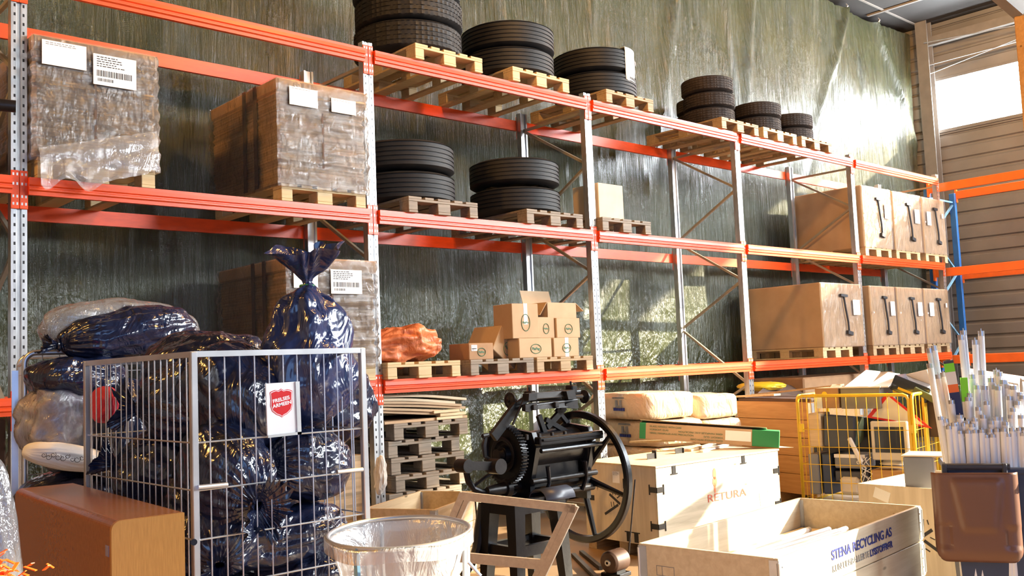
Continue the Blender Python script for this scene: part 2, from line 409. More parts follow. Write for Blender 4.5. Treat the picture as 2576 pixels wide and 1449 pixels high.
# corner column, rail and bracing wires
mb = MB(); mb.box((16.35, .95, 0), (16.37, 1.17, ZC)); mb.box((16.55, .95, 0), (16.57, 1.17, ZC)); mb.box((16.37, 1.05, 0), (16.55, 1.07, ZC))
struct('trim_2', mb, M_steel)
mb = MB(); mb.bar((16.5, 1.1, 7.55), (16.5, -15, 7.55), .12, .16); mb.bar((16.45, 1.1, 7.1), (16.45, -15, 7.18), .03, .03)
struct('trim_3', mb, M_steel)
mb = MB(); mb.cyl((16.4, 1.0, 6.9), (16.4, -6, 8.9-1), .008, 6); mb.cyl((16.3, 1.0, 7.5), (16.3, -6, 6.9), .008, 6); struct('trim_4', mb, M_galv)

# tarpaulin wall hanging: real folds
def tarp():
    nx, nzv = 520, 150; x0, x1, z0, z1 = -6.0, 16.62, .02, 7.86
    hooks = [x0+i*1.37 for i in range(18)]
    vs = []
    for j in range(nzv+1):
        z = z0+(z1-z0)*j/nzv
        for i in range(nx+1):
            x = x0+(x1-x0)*i/nx
            top = max(0, (z-4.5)/3.4)
            sag = 0
            if j == nzv: sag = .02*abs(sin((x-x0)/1.37*pi))
            # diagonal folds fanning from the hooks
            fold = 0
            for hx, sl in ((9.4, -.25), (10.4, .1), (11.3, -.2), (14.2, -.52), (15.4, .55), (7.6, -.15), (5.4, .2), (2.2, -.2)):
                d = x-(hx+sl*(z1-z)); wdt = .06+.07*(z1-z)/3
                fold += .085*math.exp(-(d/wdt)**2)*max(0, 1-(z1-z)/4.8)
            low = max(0, 1-z/4.5)
            y = YT + .10*nz(x*.5, z*.35, 3) + .035*nz(x*2.6, z*.55, 9)*(.4+top*1.2) + .018*nz(x*8+z*.8, z*1.1, 5)*(.5+1.6*top)
            y += .05*nz(x*1.1-z*.9, z*.8, 14)*low - fold
            k = nz(x*3, 0, 31)
            vs.append((x, min(y, 1.95), z-sag))
    fs = [(j*(nx+1)+i, j*(nx+1)+i+1, (j+1)*(nx+1)+i+1, (j+1)*(nx+1)+i) for j in range(nzv) for i in range(nx)]
    mb = MB().add(vs, fs, 0, True)
    o = mb.build('tarpaulin', M_tarp, None, 180)
    tag(o, 'huge glossy olive-green tarpaulin hung in folds behind the orange pallet racking', 'tarpaulin')
    s = MB()
    for hx in (9.4, 10.4, 11.3, 12.8, 14.2, 15.4): s.tube([(hx, YT-.02, 7.93), (hx, YT-.05, 7.88), (hx, YT-.02, 7.84)], .012, 6)
    s.build('hook', M_galv, o)
tarp()

# ------------------------------------------------------------ pallet racking
RX = [-2.8, 0, 2.815, 5.615, 8.36, 11.26, 14.10]
L1, L2, L3 = 1.575, 3.04, 4.455
BH = .118
rack = thing('pallet_rack', 'tall galvanised pallet rack with orange beams on three levels in front of the green tarpaulin', 'pallet rack', (0, 0, 0))
prof = [(-.05, 0), (-.016, 0), (-.011, .012), (.011, .012), (.016, 0), (.05, 0), (.05, .07), (.03, .07), (.03, .055), (-.03, .055), (-.03, .07), (-.05, .07)]
def post_mesh(ztop, n='rack_post'):
    mb = MB(); k = len(prof)
    vs = [(x, y, 0) for x, y in prof]+[(x, y, ztop) for x, y in prof]
    mb.add(vs, [(i, (i+1) % k, (i+1) % k+k, i+k) for i in range(k)]+[tuple(range(k)), tuple(range(k, 2*k))])
    mb.box((-.06, -.02, 0), (.06, .09, .008)); return mb
pf = None
for i, X in enumerate(RX):
    for Y, flip in ((0, 0), (1.0, 1)):
        if pf is None: pf = post_mesh(4.53).build('post', M_post, rack); o = pf
        else: o = pf.copy(); COL.objects.link(o)
        o.location = (X, Y+(.07 if flip else 0), 0); o.rotation_euler = (0, 0, pi if flip else 0)
    bz = [4.34, 3.76, 3.19, 2.6, 2.03, 1.3, .75, .2]
    for k in range(len(bz)-1):
        ya, yb = (1.0, .07) if k % 2 == 0 else (.07, 1.0)
        MB().bar((X, ya, bz[k]-.02), (X, yb, bz[k+1]+.02), .028, .028, 0, (1,0,0)).build('brace', M_brace, rack)
    for z in (4.33, .15): MB().bar((X, .07, z), (X, 1.0, z), .028, .028, 0, (1,0,0)).build('brace', M_brace, rack)
def beam_prof(z, s=1):
    h = BH
    return [(0, z), (-.0*s, z), (-.042*s, z), (-.042*s, z-.022), (-.044*s, z-.05), (-.034*s, z-.058), (-.034*s, z-.066), (-.044*s, z-.072), (-.044*s, z-.084), (-.032*s, z-.092), (-.032*s, z-h), (0, z-h)]
def conn(mb, cx, z, y0, s):
    mb.box((cx-.026, y0, z+.045), (cx+.026, y0-.008*s, z-.215), 0, None, .003)
    for dz in (.02, -.045, -.13, -.18):
        for dx in (-.011, .013): mb.box((cx+dx-.005, y0-.007*s, z+dz-.01), (cx+dx+.005, y0-.0095*s, z+dz+.008), 1)
for i in range(len(RX)-1):
    for z in (L1, L2, L3):
        for Y, s in ((-.002, 1), (1.072, -1)):
            if i == 0 and z == L3: pass
            pr = [(Y+y, zz) for y, zz in beam_prof(z, s)]
            b = MB().prism(pr, RX[i]+.052, RX[i+1]-.052).build('beam', M_or, rack)
            for cx, sg in ((RX[i], 1), (RX[i+1], -1)):
                mb = MB(); conn(mb, cx+sg*.027, z, Y, s); mb.build('connector', [M_or2 if 0 else M_or, M_galv], b)

# second rack along the right wall, blue posts
rack2 = thing('side_rack', 'blue-posted pallet rack with orange beams along the ribbed right wall', 'pallet rack', (0,0,0))
for X in (14.32, 15.32):
    for Y in (.28, -2.6, -5.4):
        mb = MB(); mb.box((X-.035, Y-.05, 0), (X+.035, Y+.05, 4.36), 0, None, .006); mb.build('post', M_blue, rack2)
for Y in (.28, -2.6, -5.4):
    zz = [4.15, 3.55, 2.95, 2.35, 1.75, 1.15, .55]
    for k in range(6):
        a, b = (14.36, 15.28) if k % 2 else (15.28, 14.36)
        MB().bar((a, Y, zz[k]), (b, Y, zz[k+1]), .03, .03, 0, (0,1,0)).build('brace', M_bluel, rack2)
    MB().bar((14.36, Y, 4.2), (15.28, Y, 4.2), .03, .03, 0, (0,1,0)).build('brace', M_bluel, rack2)
for z in (1.52, 2.97, 4.40):
    for Xb in (14.27, 15.37):
        for ya, yb in ((.22, -2.54), (-2.66, -5.34)):
            b = MB().box((Xb-.024, yb, z-.14), (Xb+.024, ya, z), 0, None, .004).build('beam', M_or2, rack2)
            for yy, s in ((ya, 1), (yb, -1)): MB().box((Xb-.03, yy-.0, z-.2), (Xb+.03, yy+s*.03, z+.03)).build('connector', M_or2, b)

# ------------------------------------------------------------ pallets (short side with three blocks toward the aisle)
def make_pallet(name, label, mt):
    r = thing(name, label, 'pallet')
    for i, (x, w) in enumerate(((.0, .145), (.183, .10), (.3275, .145), (.517, .10), (.655, .145))):
        MB().box((x, -.0, .122), (x+w, 1.2, .144), 0, None, .003).build('deck_board', mt, r)
    for y in (.0, .5275, 1.055): MB().box((0, y, .10), (.8, y+.145, .122), 0, None, .003).build('stringer_board', mt, r)
    for x in (0, .3275, .70):
        for y in (0, .5275, 1.055): MB().box((x, y+.002, .022), (x+(.10 if x != .3275 else .145), y+.143, .10), 0, None, .004).build('block', mt, r)
    for x in (0, .3275, .70): MB().box((x, 0, 0), (x+(.10 if x != .3275 else .145), 1.2, .022), 0, None, .003).build('bottom_board', mt, r)
    return r
P0 = make_pallet('wooden_pallet', 'p', M_pallet); P0.location = (0, 0, 0)
P1 = setmat(dup(P0, (0,0,0)), M_palletd); P2 = setmat(dup(P0, (0,0,0)), M_palletl)
used = set()
PALS = 'wooden pallets on the racking'
def pallet(x, y, z, label, kind=0, rz=0, group=PALS):
    src = (P0, P1, P2)[kind]
    if kind not in used:
        used.add(kind); r = src; r.location = (x, y, z); r.rotation_euler = (0, 0, rz)
        r['label'] = label; r['group'] = group; return r
    return dup(src, (x, y, z), rz, label, group)

# ------------------------------------------------------------ tyres
def make_tyre(name, Ro, w, Ri, mt, tread, n=64):
    r = thing(name, 't', 'tyre')
    hw = w/2
    prof = [(Ri, -hw*.55), (Ri+.012, -hw*.8), (Ri+(Ro-Ri)*.45, -hw), (Ro-.045, -hw*.93), (Ro-.012, -hw*.80)]
    ng = 5; sp = hw*1.5/ng; z = -hw*.75
    grv = .009
    for k in range(ng):
        prof += [(Ro, z), (Ro, z+sp-.014), (Ro-grv, z+sp-.012), (Ro-grv, z+sp-.003)]; z += sp
    prof += [(Ro, z), (Ro-.012, hw*.80), (Ro-.045, hw*.93), (Ro-.0-(Ro-Ri)*.55, hw), (Ri+.012, hw*.8), (Ri, hw*.55), (Ri+.05, hw*.35), (Ro-.04, hw*.3), (Ro-.04, -hw*.3), (Ri+.05, -hw*.35)]
    mb = MB()
    if tread == 0:
        mb.lathe(prof, n=72, closed=True)
    else:
        def f(r_, h, a, j):
            if r_ > Ro-.002 and j > 4:
                k = int((a+(.05 if int((h+hw)/sp) % 2 else 0))/(2*pi)*tread*3) % 3
                if k == 0: return r_-.010, h
            return r_, h
        mb.lathe(prof, n=tread*3, closed=True, f=f)
    mb.build('tread', mt, r, 30)
    mb = MB()
    for s in (-1, 1): mb.lathe([(Ri+.03, s*(hw*.9)), (Ri+.045, s*(hw*.99)), (Ri+.055, s*(hw*.93))], n=48)
    mb.build('bead', mt, r)
    return r
TY = {}
def tyre(kind, x, y, z, label, group, rz=0, tilt=None):
    if kind not in TY:
        a = {'lug': (.52, .285, .285, M_rub, 60), 'rib': (.49, .275, .285, M_rub, 0), 'rib2': (.49, .285, .285, M_rub, 0), 'fine': (.47, .27, .285, M_rub, 0),
             'car': (.33, .205, .2, M_rubd, 44)}[kind]
        TY[kind] = [make_tyre('lorry_tyre' if kind != 'car' else 'car_tyre', *a), a[1]]
        o = TY[kind][0]; o.location = (x, y, z+a[1]/2); o.rotation_euler = (0, 0, rz); o['label'] = label; o['group'] = group
    else: o = dup(TY[kind][0], (x, y, z+TY[kind][1]/2), rz, label, group)
    return o
ZP1, ZP2, ZP3 = L1+.144, L2+.144, L3+.144
pallet(3.28, -.08, L3, 'pallet on the top level under the chunky-tread lorry tyres', 2)
pallet(4.47, -.08, L3, 'top-level pallet under the middle stack of two ribbed lorry tyres', 2)
pallet(5.84, -.08, L3, 'top-level pallet under the tyres that wear a taped paper sheet', 0)
pallet(7.95, -.08, L3, 'top-level pallet behind, under the tallest stack of small tyres', 0)
pallet(8.86, -.08, L3, 'top-level pallet under the front stack of two small tyres', 2)
pallet(9.78, -.08, L3, 'rightmost pallet on the top level, under the last two small tyres', 0)
for i, w in enumerate(('lowest', 'middle', 'topmost')):
    tyre('lug', 3.60+.02*(i % 2), .46, ZP3+i*.285, f'black lorry tyre with block tread, {w} of the leftmost top-level stack', 'lorry tyres on the top level', i*.4)
for i, w in enumerate(('lower', 'upper')):
    tyre('rib', 4.86+.015*i, .42, ZP3+i*.275, f'{w} ribbed lorry tyre of the second stack from the left on the top level', 'lorry tyres on the top level', i*.7)
    tyre('fine', 6.22-.02*i, .42, ZP3+i*.27, f'{w} lorry tyre of the top-level stack with a paper sheet taped over it', 'lorry tyres on the top level', i*.3)
for i, w in enumerate(('lowest', 'middle', 'topmost')):
    if i < 4: tyre('car', 8.30+.02*(i % 2), .36, ZP3+i*.205, f'dusty small tyre, {w} of the tall leftmost small-tyre stack', 'small tyres on the top level', i*.3)
for i, w in enumerate(('lowest', 'middle', 'topmost')):
    tyre('car', 9.02, 1.0, ZP3+i*.205-.02*0, f'dusty small tyre, {w} of the hidden stack behind the other small tyres', 'small tyres on the top level', i*.5)
for i, w in enumerate(('lower', 'upper')):
    tyre('car', 9.25+.015*(i % 2), .28, ZP3+i*.205, f'dusty small tyre, {w} of the front small-tyre stack', 'small tyres on the top level', i*.8)
    tyre('car', 10.2+.01*(i % 2), .36, ZP3+(i)*.205, f'dusty small tyre, {w} of the rightmost small-tyre stack', 'small tyres on the top level', i*.6) if i < 3 else None
# middle level
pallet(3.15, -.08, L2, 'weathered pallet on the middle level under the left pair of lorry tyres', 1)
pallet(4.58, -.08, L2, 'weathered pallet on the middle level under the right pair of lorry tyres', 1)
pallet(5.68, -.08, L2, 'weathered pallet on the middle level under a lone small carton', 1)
for i, w in enumerate(('lower', 'upper')):
    tyre('rib2', 3.52, .50, ZP2+i*.295, f'{w} ribbed lorry tyre of the left stack on the middle level', 'lorry tyres on the middle level', i*.7)
    tyre('fine', 4.92, .45, ZP2+i*.30, f'{w} lorry tyre of the right stack on the middle level', 'lorry tyres on the middle level', i*.7)

# paper sheet taped over the tyre stack
c = at_y(1570, 150, .1)
sh = thing('paper_sheet', 'white handwritten paper sheet taped over the upper tyre of the third top-level stack', 'paper')
mb = MB(); vs = []; nn = 10; cx, cy = 6.20, .42
for j in range(9):
    for i in range(nn+1):
        a = R(-88+60*i/nn); rr = .474+.006*nz(i*.5, j*.7, 2)
        if j == 0: rr = .40
        z = ZP3+.545-.052*max(0, j-1)-.01*(i % 3 == 1)*(j == 8)+(.004 if j < 2 else 0)
        vs.append((cx+rr*cos(a), cy+rr*sin(a), z))
mb.add(vs, [(j*(nn+1)+i, j*(nn+1)+i+1, (j+1)*(nn+1)+i+1, (j+1)*(nn+1)+i) for j in range(8) for i in range(nn)], 0, True)
o = mb.build('sheet', M_paper, sh)
sm = o.modifiers.new('thick', 'SOLIDIFY'); sm.thickness = .002
for a_, s_, zz, sz in ((-62, 'VINR', .46, .07), (-52, 'Scania', .34, .07)):
    a = R(a_); text('handwriting', s_, sz, M_greyink, sh, (cx+.487*cos(a), cy+.487*sin(a), ZP3+zz-.05), (R(90), 0, a+R(90)), .0005)

# ------------------------------------------------------------ shrink wrapped pallets of flat boards
def ridged(w, d, h, seed, amp=.012, dz=.028):
    rg = random.Random(seed); mb = MB(); vs = []; nl = int(h/dz); per = []
    rc = .02
    base = [(rc, 0), (w*.25, 0), (w*.5, 0), (w*.75, 0), (w-rc, 0), (w, rc), (w, d*.25), (w, d*.5), (w, d*.75), (w, d-rc), (w-rc, d), (w*.5, d), (rc, d), (0, d-rc), (0, d*.75), (0, d*.5), (0, d*.25), (0, rc)]
    k = len(base)
    for j in range(nl+1):
        off = rg.uniform(-amp, amp); o2 = rg.uniform(-amp, amp)
        for hh in ((0,), (.7,))[0:1] if j in (0, nl) else ((0,), (.45,)):
            e = off*(1 if hh[0] == 0 else .2)
            for x, y in base:
                sx = (x/w-.5)*2; sy = (y/d-.5)*2
                vs.append((x+sx*e+.006*nz(x*3, j*.3, seed)*1, y+sy*(e+o2*.5)+.012*nz(x*3, seed, j*.25), min(h, dz*(j+hh[0]))))
    n = len(vs)//k
    fs = [(j*k+i, j*k+(i+1) % k, (j+1)*k+(i+1) % k, (j+1)*k+i) for j in range(n-1) for i in range(k)] + [tuple(range(k))[::-1], tuple((n-1)*k+i for i in range(k))]
    return mb.add(vs, fs)
def barcode(parent, x, y, z, w, h, seed, mt=M_paper, lines=5, nm='paper_label', face=FY, code=True):
    o = MB().box((-w/2, -.0015, -h/2), (w/2, .0015, h/2)).build(nm, mt, parent); o.location = (x, y, z)
    if face is FX: o.rotation_euler = (0, 0, R(-90))
    rg = random.Random(seed); mb = MB()
    if code:
        xx = -w*.42
        while xx < w*.38:
            b = rg.uniform(.003, .009)*w/.3; mb.box((xx, -.0022, -h*.22), (xx+b, -.0016, -h*.02)); xx += b+rg.uniform(.003, .007)*w/.3
        xx = -w*.40
        while xx < -w*.05:
            b = rg.uniform(.003, .008)*w/.3; mb.box((xx, -.0022, -h*.38), (xx+b, -.0016, -h*.28)); xx += b+.005*w/.3
    for k in range(lines):
        zz = h*(.40-.075*k)
        xx = -w*.42
        while xx < w*rg.uniform(0, .3): b = rg.uniform(.01, .03); mb.box((xx, -.0022, zz), (xx+b, -.0016, zz+h*.03)); xx += b+.006
    if mb.v: mb.build('print', M_ink if code else M_greyink, o)
    return o
def wrapped(x, z, label, seed, h=.88, top=.05, hang=False, w=.83, straps=(.2, .32)):
    r = thing('wrapped_board_stack', label, 'wrapped pallet load', (x, -.05, z), 0, 'shrink-wrapped stacks of flat boards')
    b = ridged(w, 1.18, h-top, seed).build('board_stack', M_edges, r)
    mb = MB().box((-.012, -.012, h-top-.06), (w+.012, 1.19, h), 0, None, .012)
    mb.build('top_cover', M_card, r)
    mb = MB()
    vs = []; rg = random.Random(seed+5)
    L = [(-.02, -.02), (w*.5, -.026), (w+.02, -.02), (w+.026, .6), (w+.02, 1.2), (w*.5, 1.205), (-.02, 1.2), (-.026, .6)]
    pts = []
    for i in range(8):
        a, c_ = L[i], L[(i+1) % 8]
        for s_ in range(6): pts.append((a[0]+(c_[0]-a[0])*s_/6, a[1]+(c_[1]-a[1])*s_/6))
    nzr = 26
    for j in range(nzr+1):
        zz = -.03 + (h+.032)*j/nzr
        for i, (px, py) in enumerate(pts):
            sx = (px/w-.5)*2; sy = (py/1.18-.5)*2
            e = .012*nz(px*7, zz*16, seed+py*7)+.006*sin(j*2.1+rg.random()*.4)
            vs.append((px+sx*e, py+sy*e, zz))
    k = len(pts)
    mb.add(vs, [(j*k+i, j*k+(i+1) % k, (j+1)*k+(i+1) % k, (j+1)*k+i) for j in range(nzr) for i in range(k)], 0, True)
    mb.build('stretch_film', M_wrap, r, 60)
    for yy in straps:
        mb = MB(); mb.box((-.017, yy*1.6, .0), (-.0135, yy*1.6+.06, h+.002)); mb.build('strap', M_darkbox, r)
    mb = MB(); mb.box((w*.47, -.0265, .15), (w*.49, -.024, h*.72)); mb.build('strap', M_darkbox, r)
    return r
wa = wrapped(.075, ZP2, 'torn film-wrapped board stack, leftmost load on the middle level, with barcode label', 11, .84)
barcode(wa, .19, -.034, .72, .29, .17, 3, code=False, lines=2); barcode(wa, .53, -.037, .66, .30, .22, 4)
# torn film hanging over the beam
mb = MB(); vs = []; na, nb = 26, 14
for j in range(nb+1):
    for i in range(na+1):
        u = i/na; s = j/nb
        tx = .02+.80*u; tz = .05+.22*u
        bz = -.14-.10*math.exp(-((u-.05)/.09)**2)-.09*math.exp(-((u-.38)/.1)**2)+.22*max(0, u-.55)
        zz = tz*(1-s)+bz*s*(1 if u < .9 else .6)
        vs.append((tx, -.045-.035*s*(1+nz(u*9, s*6, 1)*.9)-.02*(s > .1), zz+.01*nz(u*20, s*3, 7)))
mb.add(vs, [(j*(na+1)+i, j*(na+1)+i+1, (j+1)*(na+1)+i+1, (j+1)*(na+1)+i) for j in range(nb) for i in range(na)], 0, True)
mb.build('torn_film', M_clear, wa, 60)
wb = wrapped(1.90, ZP2, 'film-wrapped board stack beside the post, right-hand load of the left middle-level bay', 23, .86)
barcode(wb, .22, -.034, .72, .26, .15, 5, code=False, lines=1); barcode(wb, .60, -.037, .70, .24, .12, 6, code=False, lines=2)
wc = wrapped(1.95, ZP1, 'film-wrapped board stack on the lowest beams behind the tied black sack', 37, .87)
barcode(wc, .15, -.034, .72, .22, .2, 8, code=False, lines=2); barcode(wc, .53, -.037, .68, .30, .20, 9)
mb = MB(); vs = []
for j in range(9):
    for i in range(15):
        u = i/14; s = j/8; vs.append((-.12+.30*u, -.06-.05*sin(pi*u)*(.4+s)+.02*nz(u*8, s*5, 3), .30+.10*s*sin(pi*u)-.12*u*(1-s)+.02*nz(u*9, s*9, 8)))
mb.add(vs, [(j*15+i, j*15+i+1, (j+1)*15+i+1, (j+1)*15+i) for j in range(8) for i in range(14)], 0, True); mb.build('loose_film', M_clear, wc)
pallet(.10, -.05, L2, 'pallet under the torn film-wrapped stack at the far left of the middle level', 2)
pallet(1.92, -.05, L2, 'pallet under the film-wrapped stack beside the post on the middle level', 2)
pallet(1.97, -.05, L1, 'pallet on the lowest beams under the film-wrapped stack behind the sack', 2)

# ------------------------------------------------------------ tall brown cartons with black straps, right bays
def tall_carton(x, y, z, w, d, h, label, seed, big=False):
    r = thing('tall_carton', label, 'carton', (x, y, z), 0, 'tall film-wrapped cartons in the right-hand bays')
    mb = MB().box((0, 0, 0), (w, d, h), 0, None, .012); mb.build('box', M_cardd if 0 else M_card, r)
    mb = MB(); vs = []; n = 14
    for j in range(n+1):
        for i in range(n+1):
            u, s = i/n, j/n; vs.append((-.004+(w+.008)*u, -.012-.010*abs(nz(u*6+seed, s*14, 2))-.004, .0+h*s))
    mb.add(vs, [(j*(n+1)+i, j*(n+1)+i+1, (j+1)*(n+1)+i+1, (j+1)*(n+1)+i) for j in range(n) for i in range(n)], 0, True)
    mb.build('stretch_film', M_wrap, r)
    mb = MB(); pts = [(w*.5, -.03, h*.80), (w*.52, -.036, h*.6), (w*.56, -.036, h*.4), (w*.58, -.03, h*.22)]
    mb.tube(pts, .014, 6); mb.bar((w*.42, -.03, h*.81), (w*.58, -.03, h*.80), .03, .035); mb.bar((w*.53, -.03, h*.23), (w*.65, -.03, h*.20), .04, .05)
    mb.build('carrying_strap', M_ink, r)
    rg = random.Random(seed); o = barcode(r, w*rg.choice((.2, .8)), -.030, h*.62, w*.17, h*.24, seed, code=False, lines=2)
    MB().box((w*.78, -.034, h*.66), (w*.84, -.030, h*.74)).build('torn_tab', M_paper, r)
    MB().cyl((.03, -.028, h*.55), (.03, -.034, h*.55), .012, 10).build('button', M_paper, r)
    return r
q = 0
for (x0, x1, nm) in ((11.38, 12.26, 'leftmost'), (12.34, 13.27, 'middle'), (13.34, 14.16, 'rightmost')):
    tall_carton(x0, -.05, ZP2-.02, x1-x0, 1.15, .92, f'{nm} of the three tall strapped cartons on the middle level, right end of the rack', 60+q)
    pallet(x0+.02, -.05, L2-.02*0, f'pallet under the {nm} tall carton of the middle level, right end of the rack', 2); q += 1
tall_carton(10.05, -.05, ZP1, 1.13, 1.15, .89, 'widest tall strapped carton left of the post on the lowest beams', 71)
pallet(10.02, -.05, L1, 'pallet under the widest tall carton on the lowest beams', 2)
for (x0, x1, nm) in ((11.42, 12.20, 'left'), (12.26, 13.12, 'middle'), (13.18, 14.06, 'right')):
    tall_carton(x0, -.05, ZP1, x1-x0, 1.15, .88, f'{nm} one of three tall strapped cartons right of the post on the lowest beams', 80+q)
    pallet(x0+.0, -.05, L1, f'pallet under the {nm} tall carton right of the post on the lowest beams', 0); q += 1

# ------------------------------------------------------------ small cartons
def carton(name, label, loc, w, d, h, rz=0, mt=M_card, group=None, tilt=None, logo=None, tape=False, flaps=False, cat='carton'):
    r = thing(name, label, cat, loc, rz, group)
    if tilt: r.rotation_euler = tilt
    if flaps:
        mb = MB(); th = .006
        mb.box((0, 0, 0), (w, d, th)); mb.box((0, 0, 0), (w, th, h)); mb.box((0, d-th, 0), (w, d, h)); mb.box((0, 0, 0), (th, d, h)); mb.box((w-th, 0, 0), (w, d, h))
    else: mb = MB().box((0, 0, 0), (w, d, h), 0, None, .005)
    mb.build('box', mt, r)
    if tape: MB().box((w*.44, -.0015, h*.4 if tape == 1 else 0), (w*.58, .0, h+.001)).build('tape', M_paper, r)
    if logo:
        mb = MB(); pts = [(w*.5+cos(a)*w*.16, -.003, h*.45+sin(a)*h*.24) for a in [2*pi*k/24 for k in range(24)]]
        mb.tube(pts, .0035, 4, 0, True); mb.build('printed_ring', M_greenink, r)
        text('lettering', logo, w*.085, M_greenink, r, (w*.5, -.002, h*.45), FY, .0006, bold=.0015)
    return r
G = 'small brown cartons on the lowest beams'
pallet(2.87, -.08, L1, 'pale pallet on the lowest beams carrying the orange tarpaulin bundle', 2)
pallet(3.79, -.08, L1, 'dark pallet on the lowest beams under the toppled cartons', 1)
pallet(4.63, -.08, L1, 'pallet beside the post on the lowest beams under the pile of cartons', 0)
z = ZP1
A = lambda x, y, Y=-.03: at_y(x, y, Y)
carton('small_carton', 'low brown carton with a small white sticker at the left end of the carton pile', (3.86, .02, z), .30, .3, .155, 0, M_cardd, G, logo='BioBag')
barcode(bpy.data.objects['small_carton'], .06, -.003, .11, .07, .055, 31)
carton('small_carton', 'brown carton tipped on its edge left of the pile', (4.22, .1, z+.10), .38, .36, .27, 0, M_card, G, tilt=(R(0), R(33), R(8)), logo='BioBag')
carton('small_carton', 'long carton at the bottom left of the carton pile', (4.44, -.04, z), .44, .34, .19, 0, M_card, G, logo='BioBag')
carton('small_carton', 'bottom right carton of the pile with white tape down its front', (4.91, -.04, z), .36, .34, .19, 0, M_card, G, logo='BioBag', tape=2)
carton('small_carton', 'upright carton at the top left of the pile, white tape over its rim', (4.38, -.02, z+.19), .33, .30, .34, R(-4), M_card, G, logo='BioBag', tape=1)
carton('small_carton', 'carton in the middle of the pile, between the upright one and the open one', (4.73, .0, z+.19), .24, .32, .21, 0, M_card, G, logo='BioBag')
carton('small_carton', 'carton beneath the open carton, upper right of the pile', (4.98, -.02, z+.19), .34, .34, .20, 0, M_card, G, logo='BioBag')
oc = carton('open_carton', 'open carton with raised flaps on top of the pile', (4.90, .02, z+.39), .44, .34, .16, R(3), M_card, G, flaps=True)
mb = MB(); mb.add([(0, .34, .16), (.44, .34, .16), (.44, .38, .31), (0, .38, .31)], [(0, 1, 2, 3)]); mb.add([(0, 0, .16), (0, .34, .16), (-.11, .34, .03), (-.11, 0, .03)], [(0, 1, 2, 3)]); mb.add([(.44, 0, .16), (.44, .34, .16), (.56, .34, .08), (.56, 0, .08)], [(0, 1, 2, 3)])
fl = mb.build('flap', M_card, oc); sm = fl.modifiers.new('t', 'SOLIDIFY'); sm.thickness = .005
carton('square_carton', 'pale square carton alone on the weathered pallet of the middle level', (5.70, -.02, ZP2), .40, .38, .38, 0, M_cardl, None)
# ------------------------------------------------------------ bags and bundles
def bag(name, label, c, size, axis, seed, mt=M_bag, group=None, knot=True, spout=.12, lump=.10, pleat=18, cat='rubbish bag', nseg=96, nring=72, pw=2.6, tie=False, pear=0):
    rx, ry, rz = size
    r = thing(name, label, cat, c, 0, group)
    a = V(axis).normalized(); Q = a.to_track_quat('Z', 'X').to_matrix()
    vs = []
    for j in range(nring+1):
        t_ = j/nring
        if knot:
            if t_ < .82: th = t_/.82*pi*.93; rr = max(0, sin(th))**.78; zz = -cos(th); n_ = max(0, (th/pi-.55)/.4)
            else:
                u = (t_-.82)/.18; s0 = sin(pi*.93)**.78; rr = s0*(1-u*3)*1 if u < .25 else s0*.25+(u-.25)*spout*3.0; zz = .976+u*spout*2.4; n_ = 1.0
                if u < .25: rr = max(rr, s0*.25)
        else: th = t_*pi; rr = max(0, sin(th))**.75; zz = -cos(th); n_ = 0
        for i in range(nseg):
            ph = 2*pi*i/nseg
            sx, sy = cos(ph), sin(ph)
            k = (abs(sx)**pw+abs(sy)**pw)**(-1/pw)
            x, y = sx*k*rr, sy*k*rr
            p = V((x*1.3+seed*3.1, y*1.3, zz*1.3+seed))
            d = lump*noise.noise(p*1.1)+lump*.55*noise.noise(p*2.6)+lump*.22*abs(noise.noise(p*6))
            cr = 1-abs(noise.noise(V((sx*2.2+seed, sy*2.2, zz*1.1+noise.noise(p*2)*1.2))))*2
            d -= .05*max(0, cr-.55)
            d += (.015+.13*n_*n_)*cos(ph*pleat+6*noise.noise(V((sx, sy, zz*1.5+seed))))*(.35+.65*min(1, rr*2))
            f = (1+d)*(1-pear*max(-.3, min(1, zz))*(1 if t_ < .82 else 0)-(pear if t_ >= .82 else 0)*0)
            if knot and t_ > .87: q9 = (t_-.87)/.13; wv = noise.noise(V((sx*.9+seed, sy*.9, 2))); f *= 1+q9*(.9*wv+.35*sx); zz_ = zz+q9*spout*(.9*noise.noise(V((sx*1.2, sy*1.2, seed)))-.5*sx)
            else: zz_ = zz
            v = V((x*f*rx, y*f*ry, (zz_+lump*.4*noise.noise(p*1.7+V((9,0,0))))*rz))
            vs.append(Q @ v)
    fs = [(j*nseg+i, j*nseg+(i+1) % nseg, (j+1)*nseg+(i+1) % nseg, (j+1)*nseg+i) for j in range(nring) for i in range(nseg)]
    MB().add(vs, fs, 0, True).build('sack', mt, r, 180)
    if knot:
        kk = .98*rz
        mb = MB(); pts = [Q @ V((.03*cos(q)*1.0, .03*sin(q), kk+.02)) for q in [2*pi*k/12 for k in range(12)]]
        mb.tube(pts, .008, 6, 0, True); mb.build('tie', M_green if tie else mt, r)
    return r
GB = 'tied black bags in the wire roll cages'
